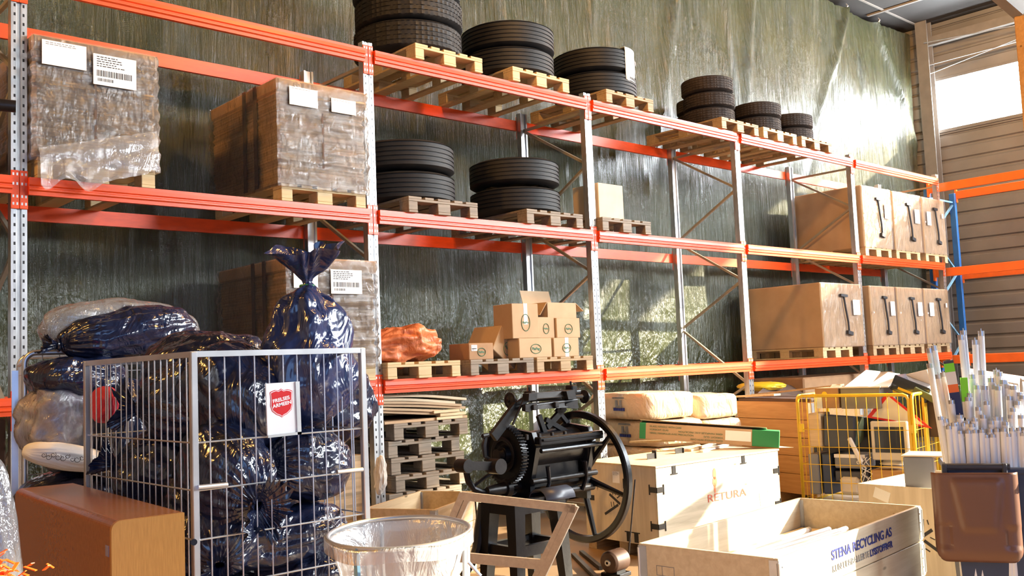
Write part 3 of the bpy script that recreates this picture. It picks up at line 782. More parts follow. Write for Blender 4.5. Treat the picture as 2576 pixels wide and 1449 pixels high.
# ===PART2
# ------------------------------------------------------------ front roll cage with its bags
CX0, CX1, CY0, CY1, CZ = -.316, .432, -3.393, -2.24, 1.752
ZW = [1.412, 1.236, 1.055, .875, .69, .50, .32]
def wires(mb, p0, p1, n, z0, z1, zs, r=.0028, hr=.0035, skip=()):
    p0 = V(p0); p1 = V(p1)
    for i in range(1, n):
        p = p0.lerp(p1, i/n); a, b = z0, z1
        if i in skip: b = skip[i] if isinstance(skip, dict) else b
        mb.cyl((p.x, p.y, a), (p.x, p.y, b), r, 6)
    for z in zs: mb.cyl((p0.x, p0.y, z), (p1.x, p1.y, z), hr, 6)
cg = thing('roll_cage', 'tall zinc wire roll cage full of black bags, with a red shield sign', 'roll cage', (0,0,0))
for x, y in ((CX0, CY0), (CX1, CY0), (CX0, CY1), (CX1, CY1)):
    MB().box((x-.013, y-.013, .16), (x+.013, y+.013, CZ), 0, None, .003).build('corner_post', M_cage, cg)
for a, b in (((CX0, CY0), (CX1, CY0)), ((CX0, CY0), (CX0, CY1)), ((CX1, CY0), (CX1, CY1)), ((CX0, CY1), (CX1, CY1))):
    for z, nm in ((CZ-.010, 'top_rail'), (.19, 'bottom_rail')):
        MB().bar((a[0], a[1], z), (b[0], b[1], z), .022, .022).build(nm, M_cage, cg)
mb = MB(); wires(mb, (CX0, CY0, 0), (CX1, CY0, 0), 12, .19, CZ-.02, ZW)
mb.build('wire_panel', M_cage, cg)
mb = MB(); wires(mb, (CX0, CY0, 0), (CX0, CY1, 0), 19, .19, CZ-.02, ZW); mb.build('wire_panel', M_cage, cg)
mb = MB(); wires(mb, (CX1, CY0, 0), (CX1, CY1, 0), 14, .19, CZ-.02, ZW); mb.build('wire_panel', M_cage, cg)
mb = MB(); wires(mb, (CX0, CY1, 0), (CX1, CY1, 0), 8, .19, CZ-.02, ZW); mb.build('wire_panel', M_cage, cg)
MB().box((CX0, CY0, .15), (CX1, CY1, .17)).build('base_plate', M_galv, cg)
for x, y in ((CX0+.06, CY0+.08), (CX1-.06, CY0+.08), (CX0+.06, CY1-.08), (CX1-.06, CY1-.08)):
    f_ = MB().box((x-.03, y-.03, .07), (x+.03, y+.03, .15)).build('caster', M_galv, cg)
    MB().cyl((x-.014, y, .055), (x+.014, y, .055), .055, 20).build('wheel', M_rub, f_)
for pa, pb in (((498, 1226), (572, 1219)), ((848, 1187), (912, 1181))):
    a = at_y(*pa, CY0-.02); b = at_y(*pb, CY0-.02); MB().cyl(a, b, .009, 10).build('latch_bar', M_cage, cg)
MB().cyl(at_x(488, 1364, CX0-.02), at_x(488, 1364, CX0+.0), .012, 12).build('bolt', M_machine2, cg)
# sign
s0 = at_y(668, 965, CY0-.012); s1 = at_y(755, 1094, CY0-.012)
w_, h_ = s1.x-s0.x, s0.z-s1.z
sg = MB().box((0, 0, 0), (w_, .006, h_), 0, None, .002).build('sign_plate', M_white, cg); sg.location = (s0.x, CY0-.018, s1.z); sg.rotation_euler = (0, R(-1), 0)
MB().box((w_*.88, -.006, 0), (w_, 0, h_)).box((0, -.006, 0), (w_, 0, h_*.05)).build('clip_edge', M_galv, sg)
tag(sg, 'white plate with a red lettered shield')
sh_ = [(0, .46), (.10, .40), (.22, .43), (.34, .40), (.42, .36), (.40, .1), (.42, -.08), (.36, -.27), (.2, -.40), (.07, -.45), (0, -.5)]
shp = sh_ + [(-x, y) for x, y in sh_[-2:0:-1]]
def poly(mb, pts, y, k, cx, cz, th=.0012, mi=0):
    n = len(pts); vs = [(cx+x*k, y, cz+z*k) for x, z in pts]+[(cx+x*k, y-th, cz+z*k) for x, z in pts]
    mb.add(vs, [tuple(range(n)), tuple(range(n, 2*n))[::-1]]+[(i, (i+1) % n, (i+1) % n+n, i+n) for i in range(n)], mi)
cx, cz, k = w_*.45, h_*.63, w_*.80
mb = MB(); poly(mb, shp, -.0002, k, cx, cz, .0008, 0); poly(mb, shp, -.001, k*.95, cx, cz, .0006, 1); poly(mb, shp, -.0016, k*.90, cx, cz, .0006, 0)
mb.build('shield', [M_red, M_white], sg)
t1 = text('lettering', 'FRELSES\nARMEEN', k*.165, M_white, sg, (cx, -.0024, cz+.002), (R(90), R(-9), 0), .0004, sx=1.12, bold=.0006)

def pxbag(px, py, Y, size, axis, seed, label, **kw):
    return bag('rubbish_bag', label, at_y(px, py, Y), size, axis, seed, group=kw.pop('group', GB), **kw)
pxbag(770, 900, -3.03, (.215, .21, .31), (.05, 0, 1), 3, 'black bag tied with green string, standing on top of the front cage load', tie=True, spout=.26, pleat=9, mt=M_bagb, lump=.24, pw=2.1, pear=.18)
pxbag(600, 1005, -2.97, (.20, .22, .26), (-.3, .5, .75), 5, 'black bag under the tied one, behind the top rail of the front cage', knot=False, lump=.16)
pxbag(830, 1010, -2.75, (.2, .2, .2), (1, .2, .2), 15, 'black bag behind the shield sign in the front cage', knot=False, lump=.16)
bag('rubbish_bag', 'black bag with its knot poking left near the top of the front cage', (.02, -2.78, 1.56), (.20, .20, .28), (-.85, .50, -.12), 8, group=GB, lump=.14, spout=.16)
bag('rubbish_bag', 'black bag lying across the rear top of the front cage', (.12, -2.55, 1.70), (.17, .22, .30), (1, .1, .05), 9, group=GB, knot=False, lump=.16)
bag('rubbish_bag', 'black bag at the rear left of the front cage, knot pressed to the back corner', (-.05, -2.62, 1.22), (.20, .19, .27), (-.75, .55, .22), 12, group=GB, lump=.15, spout=.14)
pxbag(565, 1195, -3.13, (.20, .17, .23), (.10, -.86, -.42), 21, 'black bag with its gathered knot facing out at the lower left of the cage front', lump=.12, pleat=22, spout=.20)
pxbag(770, 1170, -3.12, (.155, .16, .21), (-.95, -.1, .15), 24, 'plump black bag right of the gathered knot, middle of the cage front', lump=.12, pleat=20, spout=.1)
pxbag(700, 1345, -3.10, (.115, .2, .30), (1, 0, .12), 27, 'long black bag lying low across the cage front', knot=False, lump=.2)
pxbag(560, 1330, -3.12, (.14, .16, .2), (-.4, -.7, -.5), 28, 'small black bag under the gathered knot', lump=.15, pleat=20)
pxbag(790, 1450, -3.12, (.13, .2, .26), (-1, .1, .1), 33, 'black bag at the bottom right of the cage front', knot=False, lump=.2)
bag('rubbish_bag', 'black bag at the lower rear of the front cage', (.05, -2.6, .92), (.22, .25, .3), (1, .3, 0), 36, group=GB, knot=False, lump=.15)
bag('rubbish_bag', 'black bag deep in the bottom of the front cage', (.05, -2.85, .55), (.28, .3, .42), (0, 1, .1), 38, group=GB, knot=False, lump=.12)
bag('rubbish_bag', 'black bag in the middle of the front cage left side', (-.06, -3.02, 1.1), (.18, .2, .22), (0, 1, .3), 40, group=GB, knot=False, lump=.15)
bag('clear_bag', 'clear bag with pale clothes low behind the left side of the front cage', (-.10, -2.50, .82), (.16, .18, .22), (-.3, 0, 1), 43, mt=M_mixed, knot=False)

# rear roll cage
qc = at_d(62, 888, 5.0); QX0, QX1, QY0, QY1, QZ = 0, .74, 0, .70, qc.z
c2 = thing('roll_cage', 'low-rimmed roll cage with rounded top corners behind the front cage, far left', 'roll cage', (qc.x, qc.y, 0), R(-13))
for y in (QY0, QY1):
    rr = .055; pts = [(QX0, y, .15), (QX0, y, QZ-rr)] + [(QX0+rr-rr*cos(a), y, QZ-rr+rr*sin(a)) for a in [R(15*k) for k in range(1, 6)]] + [(QX0+rr, y, QZ), (QX1-rr, y, QZ)] + [(QX1-rr+rr*sin(a), y, QZ-rr+rr*cos(a)) for a in [R(15*k) for k in range(1, 6)]] + [(QX1, y, QZ-rr), (QX1, y, .15)]
    MB().tube(pts, .015, 12).build('tube_frame', M_cage, c2)
for z in (QZ-.05, .2):
    for x in (QX0, QX1): MB().cyl((x, QY0, z), (x, QY1, z), .011, 8).build('side_rail', M_cage, c2)
mb = MB(); wires(mb, (QX0, QY0, 0), (QX1, QY0, 0), 9, .2, QZ-.01, [QZ-.11-.13*k for k in range(12)], .003, .003); mb.build('wire_panel', M_cage, c2)
mb = MB(); wires(mb, (QX0, QY0, 0), (QX0, QY1, 0), 9, .2, QZ-.05, [QZ-.11-.13*k for k in range(0, 12, 2)], .003, .003); mb.build('wire_panel', M_cage, c2)
mb = MB(); mb.box((QX0-.06, QY0-.02, 1.45), (QX0-.045, QY0+.02, 1.6)); mb.bar((QX0-.045, QY0, .15), (QX0-.045, QY0, QZ-.09), .02, .03); mb.build('hinge_post', M_cage, c2)
MB().box((QX0, QY0, .15), (QX1, QY1, .17)).build('base_plate', M_galv, c2)
for x, y in ((QX0+.06, QY0+.08), (QX1-.06, QY0+.08), (QX0+.06, QY1-.08), (QX1-.06, QY1-.08)):
    f_ = MB().box((x-.03, y-.03, .07), (x+.03, y+.03, .15)).build('caster', M_galv, c2)
    MB().cyl((x-.014, y, .055), (x+.014, y, .055), .055, 20).build('wheel', M_rub, f_)
GR = 'bags in the rear roll cage'
bag('rubbish_bag', 'long black bag lying on top of the rear cage load, orange glints on its back', at_y(325, 838, -1.62), (.135, .19, .36), (-1, .0, -.16), 51, group=GR, lump=.17, pleat=20, spout=.10, pw=2.1)
o = bag('clear_bag', 'empty clear bag crumpled around the long black bag', at_y(310, 832, -1.50), (.165, .15, .43), (1, 0, -.03), 52, mt=M_clear, group=GR, knot=False, lump=.14)
bag('rubbish_bag', 'dark bag of clothes high in the rear cage', at_y(195, 948, -1.62), (.105, .2, .24), (1, .1, 0), 54, mt=M_bag, group=GR, knot=False, lump=.22)
b_ = bag('clothes_bag', 'clear bag of pale clothes in the rear cage', at_y(165, 1070, -1.62), (.20, .17, .22), (.1, 0, 1), 56, mt=M_mixed, group=GR, knot=False, lump=.24, cat='bag of clothes')
vs = [v.co*1.035 for v in b_.children[0].data.vertices]; mb = MB().add(vs, [tuple(p.vertices) for p in b_.children[0].data.polygons], 0, True); mb.build('clear_film', M_clear, b_, 180)
bag('fabric_bundle', 'red fabric bundle between the pale clothes and the black bags', at_y(262, 1018, -1.98), (.06, .1, .09), (.1, 0, 1), 57, mt=M_redcl, group=GR, knot=False, cat='fabric')
b_ = bag('patterned_cushion', 'white cushion with dark scroll pattern low in the rear cage', at_y(170, 1150, -1.80), (.065, .12, .21), (1, 0, -.25), 58, mt=M_paper, group=GR, knot=False, lump=.05, cat='cushion')
mb = MB(); rg = random.Random(3)
for k in range(13):
    c = at_y(110+k*12, 1145+4*sin(k*2.2)+k*1.4, -1.93); r_ = .010+.006*rg.random()
    mb.tube([(c.x+cos(a)*r_*(.4+a/9), c.y, c.z+sin(a)*r_*(.4+a/9)) for a in [q*.7 for q in range(11)]], .0013, 4)
o = mb.build('scroll_print', M_ink, b_); o.matrix_parent_inverse = Matrix.Translation(-V(b_.location))
bag('rubbish_bag', 'black bag in the bottom of the rear cage', at_y(200, 1245, -1.6), (.13, .25, .3), (1, 0, 0), 59, group=GR, knot=False, lump=.18)
bag('rubbish_bag', 'large black bag filling the right part of the rear cage', (.05, -1.72, 1.35), (.2, .18, .32), (0, .1, 1), 61, group=GR, knot=False, lump=.15)
bag('rubbish_bag', 'wide black bag at the floor of the rear cage', (-.12, -1.63, .42), (.24, .26, .25), (0, 1, .1), 62, group=GR, knot=False, lump=.1)

# orange bundle on its pallet
bag('tarpaulin_bundle', 'crumpled orange tarpaulin bundle on the pale pallet of the lowest beams', (3.22, .30, ZP1+.145), (.165, .30, .42), (1, -.12, .03), 71, mt=M_orcloth, knot=False, lump=.42, cat='tarpaulin')
# ------------------------------------------------------------ wooden cabinet
P = [at_z(x, y, 1.2) for x, y in ((280, 1313), (466, 1290), (38, 1230), (182, 1216))]
ang = math.atan2(-(P[2]-P[0]).x, (P[2]-P[0]).y)
cb = thing('wood_cabinet', 'orange-brown veneered cabinet with a rounded top edge in front of the roll cages', 'cabinet', (P[0].x, P[0].y, 0), ang)
wd, ln = (P[1]-P[0]).length, (P[2]-P[0]).length
n_ = 8; rr = .03; prf = [(0, 0)] + [(rr-rr*cos(R(90*k/n_)), 1.2-rr+rr*sin(R(90*k/n_))) for k in range(n_+1)] + [(wd, 1.2), (wd, 0)]
mb = MB(); k_ = len(prf)
vs = [(x, 0.018, z) for x, z in prf]+[(x, ln, z) for x, z in prf]
mb.add(vs, [(i, (i+1) % k_, (i+1) % k_+k_, i+k_) for i in range(k_)]+[tuple(range(k_)), tuple(range(k_, 2*k_))])
mb.build('carcass', M_cabl, cb)
mb = MB(); vs = [(x, 0, z) for x, z in prf]+[(x, 0.018, z) for x, z in prf]
mb.add(vs, [(i, (i+1) % k_, (i+1) % k_+k_, i+k_) for i in range(k_)]+[tuple(range(k_)), tuple(range(k_, 2*k_))])
mb.build('side_panel', M_cab, cb)
MB().box((-.002, .028, 1.085), (0, .062, 1.12)).build('small_sticker', M_mauve, cb)

# sack holder
rc = at_d(1004, 1338, 3.55)
shd = thing('sack_stand', 'round wire sack stand holding an open clear bag, front of the black machine', 'sack holder', (rc.x, rc.y, rc.z)); RR = .262
tl = Matrix.Rotation(R(3), 3, rt)
mb = MB().tube([tl @ V((RR*cos(a), RR*sin(a), 0)) for a in [2*pi*k/64 for k in range(64)]], .008, 10, 0, True); mb.build('ring', M_galv, shd)
for a, mt in ((200, M_bluel), (-62, M_galv), (-25, M_galv), (70, M_galv)):
    a = R(a); mb = MB(); mb.bar((RR*cos(a), RR*sin(a), -.01), (RR*.85*cos(a), RR*.85*sin(a), -rc.z+.02), .022 if mt is M_bluel else .012, .012); mb.build('leg', mt, shd)
mb = MB().tube([(RR*.8*cos(a), RR*.8*sin(a), -rc.z+.02) for a in [2*pi*k/40 for k in range(40)]], .010, 8, 0, True); mb.build('base_ring', M_galv, shd)
a = R(-62); mb = MB(); mb.cyl((RR*.99*cos(a), RR*.99*sin(a)-.02, -.10), (RR*.99*cos(a)+.03, RR*.99*sin(a)-.05, -.15), .006, 8); mb.build('clamp_lever', M_galv, shd)
mb = MB(); vs = []; na, nb = 96, 40
for j in range(nb+1):
    s = j/nb
    for i in range(na):
        a = 2*pi*i/na
        if s < .08: r_ = RR+.012; z = -.05+s/.08*.055
        else: q = (s-.08)/.92; r_ = (RR-.004)*(1-.62*q**.85)+.010*nz(cos(a)*3, sin(a)*3, q*3)*(1+2*q)+.006*sin(a*17+4*nz(cos(a), sin(a), q*4))*min(1, q*4); z = -q*.62
        if q_ := 0: pass
        p = tl @ V((r_*cos(a), r_*sin(a), z+.006*sin(a*5)*(s < .08))); vs.append(p)
mb.add(vs, [(j*na+i, j*na+(i+1) % na, (j+1)*na+(i+1) % na, (j+1)*na+i) for j in range(nb) for i in range(na)], 0, True)
k0 = nb*na; mb.f.append(tuple(k0+i for i in range(na))); mb.mi.append(0); mb.sm.append(True)
mb.build('clear_bag', M_clear2, shd, 180)
mb = MB(); rg = random.Random(5)
for k in range(12):
    a = rg.random()*6.28; q = rg.random()*.1; mb.box((q*cos(a)-.01, q*sin(a)-.008, -.60+.004*k), (q*cos(a)+.012, q*sin(a)+.006, -.596+.004*k))
tag(mb.build('debris', M_dgrey, shd), kind='stuff')

# ------------------------------------------------------------ black printing machine
WH = at_d(1462, 1198, 7.6); YM = WH.y
mc = thing('platen_press', 'old black cast-iron printing machine with a toothed gear and a large spoked flywheel', 'machine', (WH.x-.6, YM, 0))
mo = V(mc.location)
def Q(px, py, dy=0): return at_y(px, py, YM+dy)-mo
h = WH-mo; RW = .515
# flywheel
mb = MB(); mb.lathe([(RW-.050, -.024), (RW-.012, -.030), (RW, -.020), (RW, .020), (RW-.012, .030), (RW-.050, .024), (RW-.060, 0)], (h.x, h.y, h.z), 72, 0, 'x', True)
mb.lathe([(.03, -.07), (.06, -.06), (.06, .06), (.03, .07)], (h.x, h.y, h.z), 24, 0, 'x', True)
fwh = mb.build('flywheel', M_machine, mc)
for k in range(6):
    a = R(15+60*k); d = V((0, cos(a), sin(a)))
    mb = MB(); mb.tube([h+d*.04, h+d*.2, h+d*(RW-.045)], [.034, .026, .018], 8); o = mb.build('spoke', M_machine, fwh)
# crank shaft
sl = Q(1225, 1232); s2 = V((sl.x, h.y, sl.z)); zS = h.z
xs = s2.x
mb = MB(); mb.tube([(xs, h.y, zS), (xs+.05, h.y, zS), (xs+.18, h.y, zS)], [.028, .036, .045], 14)
mb.tube([(xs+.18, h.y, zS), (xs+.55, h.y, zS)], .032, 12)
mb.tube([(xs+.42, h.y, zS), (xs+.47, h.y-.01, zS-.045), (xs+.56, h.y-.01, zS-.045), (xs+.62, h.y, zS)], .036, 12)
mb.tube([(xs+.6, h.y, zS), (h.x+.09, h.y, zS)], .036, 14); mb.cyl((xs+.72, h.y, zS), (xs+.95, h.y, zS), .047, 16)
mb.build('crankshaft', M_machine2, mc)
def gear(name, c, Ro, w, teeth, mt, hole=.04):
    mb = MB(); n = teeth*4; vs = []
    for k in range(n):
        a = 2*pi*k/n; r_ = Ro if k % 4 < 2 else Ro-.018
        for x in (-w/2, w/2): vs.append((c[0]+x, c[1]+r_*cos(a), c[2]+r_*sin(a)))
        vs.append((c[0]-w/2, c[1]+(Ro-.03)*cos(a), c[2]+(Ro-.03)*sin(a)))
    mb.add(vs, [(3*k, 3*k+1, 3*((k+1) % n)+1, 3*((k+1) % n)) for k in range(n)] + [(3*k+2, 3*k, 3*((k+1) % n), 3*((k+1) % n)+2) for k in range(n)])
    mb.lathe([(Ro-.03, -w/2), (Ro-.04, -w/2+.018), (.07, -w/2+.018), (.06, -w/2-.02), (hole, -w/2-.02), (hole, w/2), (Ro-.02, w/2)], c, 48, 0, 'x')
    return mb.build(name, mt, mc)
gear('pinion', (xs+.22, h.y, zS), .058, .07, 16, M_machine2, .02)
gc = Q(1272, 1143); GRr = .222
g_ = gear('large_gear', (gc.x, gc.y, gc.z), GRr, .055, 52, M_machine)
MB().cyl((gc.x-.09, gc.y, gc.z), (gc.x+.15, gc.y, gc.z), .045, 20).build('gear_hub', M_machine2, g_)
MB().lathe([(.10, -.032), (.115, -.036), (.13, -.032)], (gc.x, gc.y, gc.z), 40, 0, 'x').build('gear_ring', M_machine, g_)
# crank arm, curved bracket
c0, c1 = Q(1168, 1172, -.10), Q(1252, 1172, -.10)
mb = MB(); mb.bar(c0, c1, .03, .062); mb.cyl(c0+V((-.0, -.05, 0)), c0+V((0, .06, 0)), .048, 20); mb.cyl(c1+V((-.02, -.06, 0)), c1+V((-.02, .06, 0)), .056, 20); mb.cyl(c1+V((0, 0, 0)), c1+V((.12, .08, .0)), .03, 12); mb.build('crank_arm', M_machine2, mc)
mb = MB(); mb.tube([Q(1172, 1185, .05), Q(1178, 1210, .05), Q(1192, 1230, .05), Q(1212, 1238, .03), Q(1245, 1240, 0)], [.022, .024, .024, .024, .026], 10); mb.tube([Q(1185, 1228, .05), Q(1222, 1200, 0), Q(1240, 1190, 0)], .013, 8); mb.build('curved_bracket', M_machine, mc)
# side frames and body
def platey(pts, dy, th, mt, nm):
    mb = MB(); A_ = [Q(x, y, dy) for x, y in pts]; n = len(A_); vs = A_+[p+V((0, th, 0)) for p in A_]
    mb.add(vs, [tuple(range(n)), tuple(range(n, 2*n))[::-1]]+[(i, (i+1) % n, (i+1) % n+n, i+n) for i in range(n)]); return mb.build(nm, mt, mc)
bx0, bx1 = Q(1302, 1120).x, Q(1452, 1120).x
zt = Q(1370, 1090).z; zb = Q(1370, 1245).z
mb = MB(); mb.box((bx0+.02, -.08, zb+.05), (bx1-.05, .22, zt-.12), 0, None, .03); mb.build('body', M_machine, mc)
for x in (bx0, bx1-.04):
    mb = MB(); pr = [(-.12, zb-.06), (-.12, zb+.10), (-.20, zt-.08), (-.16, zt+.03), (.10, zt+.06), (.24, zt-.03), (.24, zb+.10), (.17, zb-.06)]
    mb.prism(pr, x, x+.045); mb.build('side_frame', M_machine, mc)
# platen bed on the front : bars along the machine
mb = MB(); mb.box((bx0-.02, -.27, zt-.06), (bx1+.02, -.20, zt+.0), 0, None, .008); mb.box((bx0-.0, -.285, zt-.03), (bx1, -.25, zt-.015)); mb.cyl((bx0, -.25, zt-.10), (bx1+.03, -.25, zt-.10), .018, 10); mb.build('platen_bar', M_machine, mc)
mb = MB(); mb.cyl((bx0+.03, .0, zt-.11), (bx1-.05, .0, zt-.11), .14, 32); mb.build('impression_cylinder', M_machine, mc)
dc = Q(1448, 1130); mb = MB(); mb.lathe([(.02, -.03), (.15, -.03), (.165, -.02), (.165, .02), (.15, .03), (.02, .03)], (dc.x, dc.y, dc.z), 40, 0, 'x', True)
for k in range(8): a = k*pi/4; mb.cyl((dc.x-.045, dc.y+.12*cos(a), dc.z+.12*sin(a)), (dc.x, dc.y+.12*cos(a), dc.z+.12*sin(a)), .009, 6)
mb.build('cam_disc', M_machine, mc)
# inking arm rising over the body
def link_(nm, p, q, w=.04, t_=.03, mt=M_machine): return MB().bar(p, q, w, t_).build(nm, mt, mc)
for dy in (-.05, .12):
    link_('swing_arm', Q(1240, 1100, dy), Q(1300, 1020, dy), .035, .075); link_('swing_arm', Q(1300, 1020, dy), Q(1330, 1000, dy), .03, .05)
    link_('support_arm', Q(1355, 1045, dy), Q(1372, 1095, dy), .03, .04); link_('support_arm', Q(1372, 1055, dy), Q(1448, 1100, dy), .03, .035)
    link_('support_arm', Q(1420, 1025, dy), Q(1375, 1075, dy), .03, .045); link_('support_arm', Q(1400, 1030, dy), Q(1425, 1062, dy), .03, .03)
link_('tie_rod', Q(1320, 1000, -.1), Q(1290, 1068, -.12), .012, .012)
def qplate(pts, dy, th, nm, mt=M_machine2, lean=0):
    A_ = [Q(x, y, dy) for x, y in pts]; n = len(A_); zc_ = sum(p.z for p in A_)/n
    A_ = [p+V((0, (p.z-zc_)*lean, 0)) for p in A_]; vs = A_+[p+V((0, th, 0)) for p in A_]
    return MB().add(vs, [tuple(range(n)), tuple(range(n, 2*n))[::-1]]+[(i, (i+1) % n, (i+1) % n+n, i+n) for i in range(n)]).build(nm, mt, mc)
qplate([(1341, 988), (1428, 983), (1430, 997), (1343, 1003)], -.12, .03, 'ink_plate', lean=.5)
qplate([(1354, 1013), (1418, 1008), (1426, 1025), (1350, 1030)], -.14, .03, 'ink_plate', lean=.5)
qplate([(1331, 990), (1352, 988), (1350, 1006), (1330, 1008)], -.16, .07, 'bearing_block'); qplate([(1425, 984), (1446, 980), (1450, 1003), (1430, 1005)], -.16, .07, 'bearing_block')
qplate([(1322, 1018), (1352, 1012), (1348, 1030), (1334, 1034), (1334, 1037), (1322, 1034)], -.15, .04, 'side_bracket'); qplate([(1424, 1016), (1452, 1006), (1456, 1026), (1448, 1028), (1436, 1027), (1424, 1024)], -.15, .04, 'side_bracket')
mb = MB(); mb.box(Q(1335, 1012, -.05), Q(1440, 992, .08), 0, None, .01)
mb.build('ink_trough', M_machine2, mc)
mb = MB(); mb.cyl(Q(1325, 1000, 0), Q(1455, 985, 0), .028, 16); mb.cyl(Q(1322, 1022, -.12), Q(1450, 1006, -.12), .018, 12); mb.build('ink_roller', M_machine, mc)
for px, py, r_ in ((1283, 1008, .062), (1470, 998, .055)):
    c = Q(px, py, 0); mb = MB()
    mb.lathe([(r_-.014, 0-.006), (r_, -.004), (r_, .008), (r_-.014, .010)], (c.x, c.y, c.z), 28, 0, 'x', True); mb.lathe([(.012, -.015), (r_-.012, -.002), (r_-.012, .006), (.012, .02)], (c.x, c.y, c.z), 20, 0, 'x', True)
    mb.cyl(c+V((-.03, 0, 0)), c+V((.06, 0, 0)), .014, 10); mb.build('hand_wheel', M_machine2, mc)
for px, py in ((1333, 990), (1437, 975)):
    c = Q(px, py, -.02); mb = MB(); mb.box(c-V((.03, .04, .045)), c+V((.03, .04, .02)), 0, None, .008); mb.cyl(c, c+V((-.005, 0, .05)), .009, 8); mb.build('roller_bracket', M_machine, mc)
for px, py in ((1345, 1025), (1400, 1018)):
    c = Q(px, py, -.16); MB().box(c-V((.02, .01, .02)), c+V((.02, .02, .02)), 0, None, .004).build('lug', M_machine2, mc)
for k_ in range(4):
    c = Q(1325+k_*32, 1100-k_*3, -.215); MB().box(c-V((.012, .012, .02)), c+V((.012, .012, .02)), 0, None, .004).build('bolt_lug', M_machine2, mc)
mb = MB(); mb.cyl((bx0-.03, -.17, zb+.14), (bx1+.02, -.17, zb+.14), .022, 12); mb.cyl((bx0-.02, -.13, zb+.03), (bx1+.02, -.13, zb+.03), .03, 12); mb.build('tie_bar', M_machine2, mc)
for xx_ in (bx0+.11, bx1-.13): MB().tube([(xx_, -.16, zb+.02), (xx_+.02, -.19, zb+.12), (xx_, -.2, zb+.24)], [.018, .014, .018], 8).build('connecting_rod', M_machine, mc)
# levers left of gear
mb = MB(); mb.tube([Q(1222, 1098, -.05), Q(1217, 1120, -.05), Q(1220, 1150, -.05)], [.014, .02, .014], 8); mb.cyl(Q(1214, 1097, -.06), Q(1228, 1094, -.06), .016, 8); mb.tube([Q(1220, 1148, -.05), Q(1240, 1160, 0)], .012, 8); mb.build('lever', M_machine2, mc)
# drum under the shaft
a_, b_ = Q(1352, 1250, -.22), Q(1425, 1243, -.22)
mb = MB(); vs = []; n = 16; L_ = (b_.x-a_.x)
for k in range(n+1):
    an = pi*(k/n); vs += [(a_.x, a_.y-.095*cos(an), a_.z+.085*sin(an)-.03), (b_.x, a_.y-.095*cos(an), a_.z+.085*sin(an)-.03)]
mb.add(vs, [(2*k, 2*k+1, 2*k+3, 2*k+2) for k in range(n)], 0, True); o = mb.build('belt_guard', M_dgrey, mc); sm = o.modifiers.new('t', 'SOLIDIFY'); sm.thickness = .006
# stand
nc = at_y(1300, 1380, YM-.27)-mo; ri = at_y(1412, 1360, YM-.27)-mo; le = at_x(1228, 1345, nc.x+mo.x)-mo
ya, yb = nc.y, le.y; xa, xb = nc.x, ri.x; zt2 = Q(1300, 1262, -.2).z
for x, y, sx, sy in ((xa, ya, -1, -1), (xb, ya, 1, -1), (xa, yb, -1, 1), (xb, yb, 1, 1)):
    mb = MB(); p0_, p1_ = V((x-sx*.02, y-sy*.02, zt2)), V((x+sx*.02, y+sy*.02, .03)); w2 = .045
    vs = [p+V((i*q_, j*q_, 0)) for p, q_ in ((p0_, .05), (p1_, .034)) for i, j in ((-1, -1), (1, -1), (1, 1), (-1, 1))]
    mb.add(vs, [(0,1,2,3), (7,6,5,4), (0,4,5,1), (1,5,6,2), (2,6,7,3), (3,7,4,0)]); mb.box(p1_+V((-.06, -.05, -.03)), p1_+V((.06, .05, 0)), 0, None, .006)
    mb.build('stand_leg', M_machine, mc)
zl = nc.z
for p, q in (((xa, ya), (xb, ya)), ((xa, ya), (xa, yb)), ((xb, ya), (xb, yb)), ((xa, yb), (xb, yb))):
    MB().bar((p[0], p[1], zl-.03), (q[0], q[1], zl-.03), .04, .075).build('stand_rail', M_machine, mc)
    MB().bar((p[0], p[1], zt2-.03), (q[0], q[1], zt2-.03), .06, .10).build('stand_rail', M_machine, mc)
mb = MB(); mb.tube([Q(1215, 1265, .1), Q(1207, 1330, .1), Q(1200, 1380, .1), Q(1185, 1420, .1), Q(1165, 1450, .1)], [.035, .04, .036, .03, .03], 8); mb.build('treadle_arm', M_machine, mc)
mb = MB(); mb.tube([Q(1195, 1250, .2), Q(1200, 1310, .15), Q(1205, 1380, .2)], .006, 6); mb.build('cable', M_ink, mc)
# motor, rails and belt
mt_ = thing('electric_motor', 'round brown electric motor with a small pulley on the floor below the flywheel', 'motor', (0, 0, 0)); mp = at_z(1548, 1410, .115); mt_.location = (mp.x, mp.y, 0); ma = V((.86, -.0, 0))
mt_.rotation_euler = (0, 0, R(8))
mb = MB(); mb.lathe([(.02, -.105), (.07, -.10), (.082, -.085), (.085, -.08), (.085, .08), (.075, .09), (.02, .10)], (0, 0, .115), 36, 0, 'x', True); mb.build('housing', M_rust, mt_)
MB().lathe([(.01, -.115), (.022, -.115), (.028, -.10)], (0, 0, .115), 20, 0, 'x', True).build('end_cap', M_galv, mt_)
pu = MB().lathe([(.01, .115), (.04, .115), (.03, .128), (.04, .14), (.01, .14)], (0, 0, .115), 28, 0, 'x', True).cyl((.09, 0, .115), (.145, 0, .115), .01, 10).build('pulley', M_machine2, mt_)
MB().box((-.08, -.09, 0), (.08, .09, .03), 0, None, .005).box((-.06, -.05, .03), (.06, .05, .05)).build('foot', M_machine, mt_)
mb = MB(); mb.tube([V((h.x, h.y-RW+.0, h.z))+mo-V(mt_.location), V((.13, -.035, .115))], .006, 6); mb.build('drive_belt', M_ink, mt_)
rl = thing('slide_rails', 'pair of slotted steel motor rails lying on the floor beside the brown motor', 'rails', (0,0,0))
for (xa_, ya_, xb_, yb_) in ((1442, 1392, 1500, 1449), (1462, 1385, 1512, 1425)):
    a = at_z(xa_, ya_, .03); b = at_z(xb_, yb_, .03); a.z = b.z = .018; MB().bar(a, b, .035, .03).build('rail', M_machine2, rl)

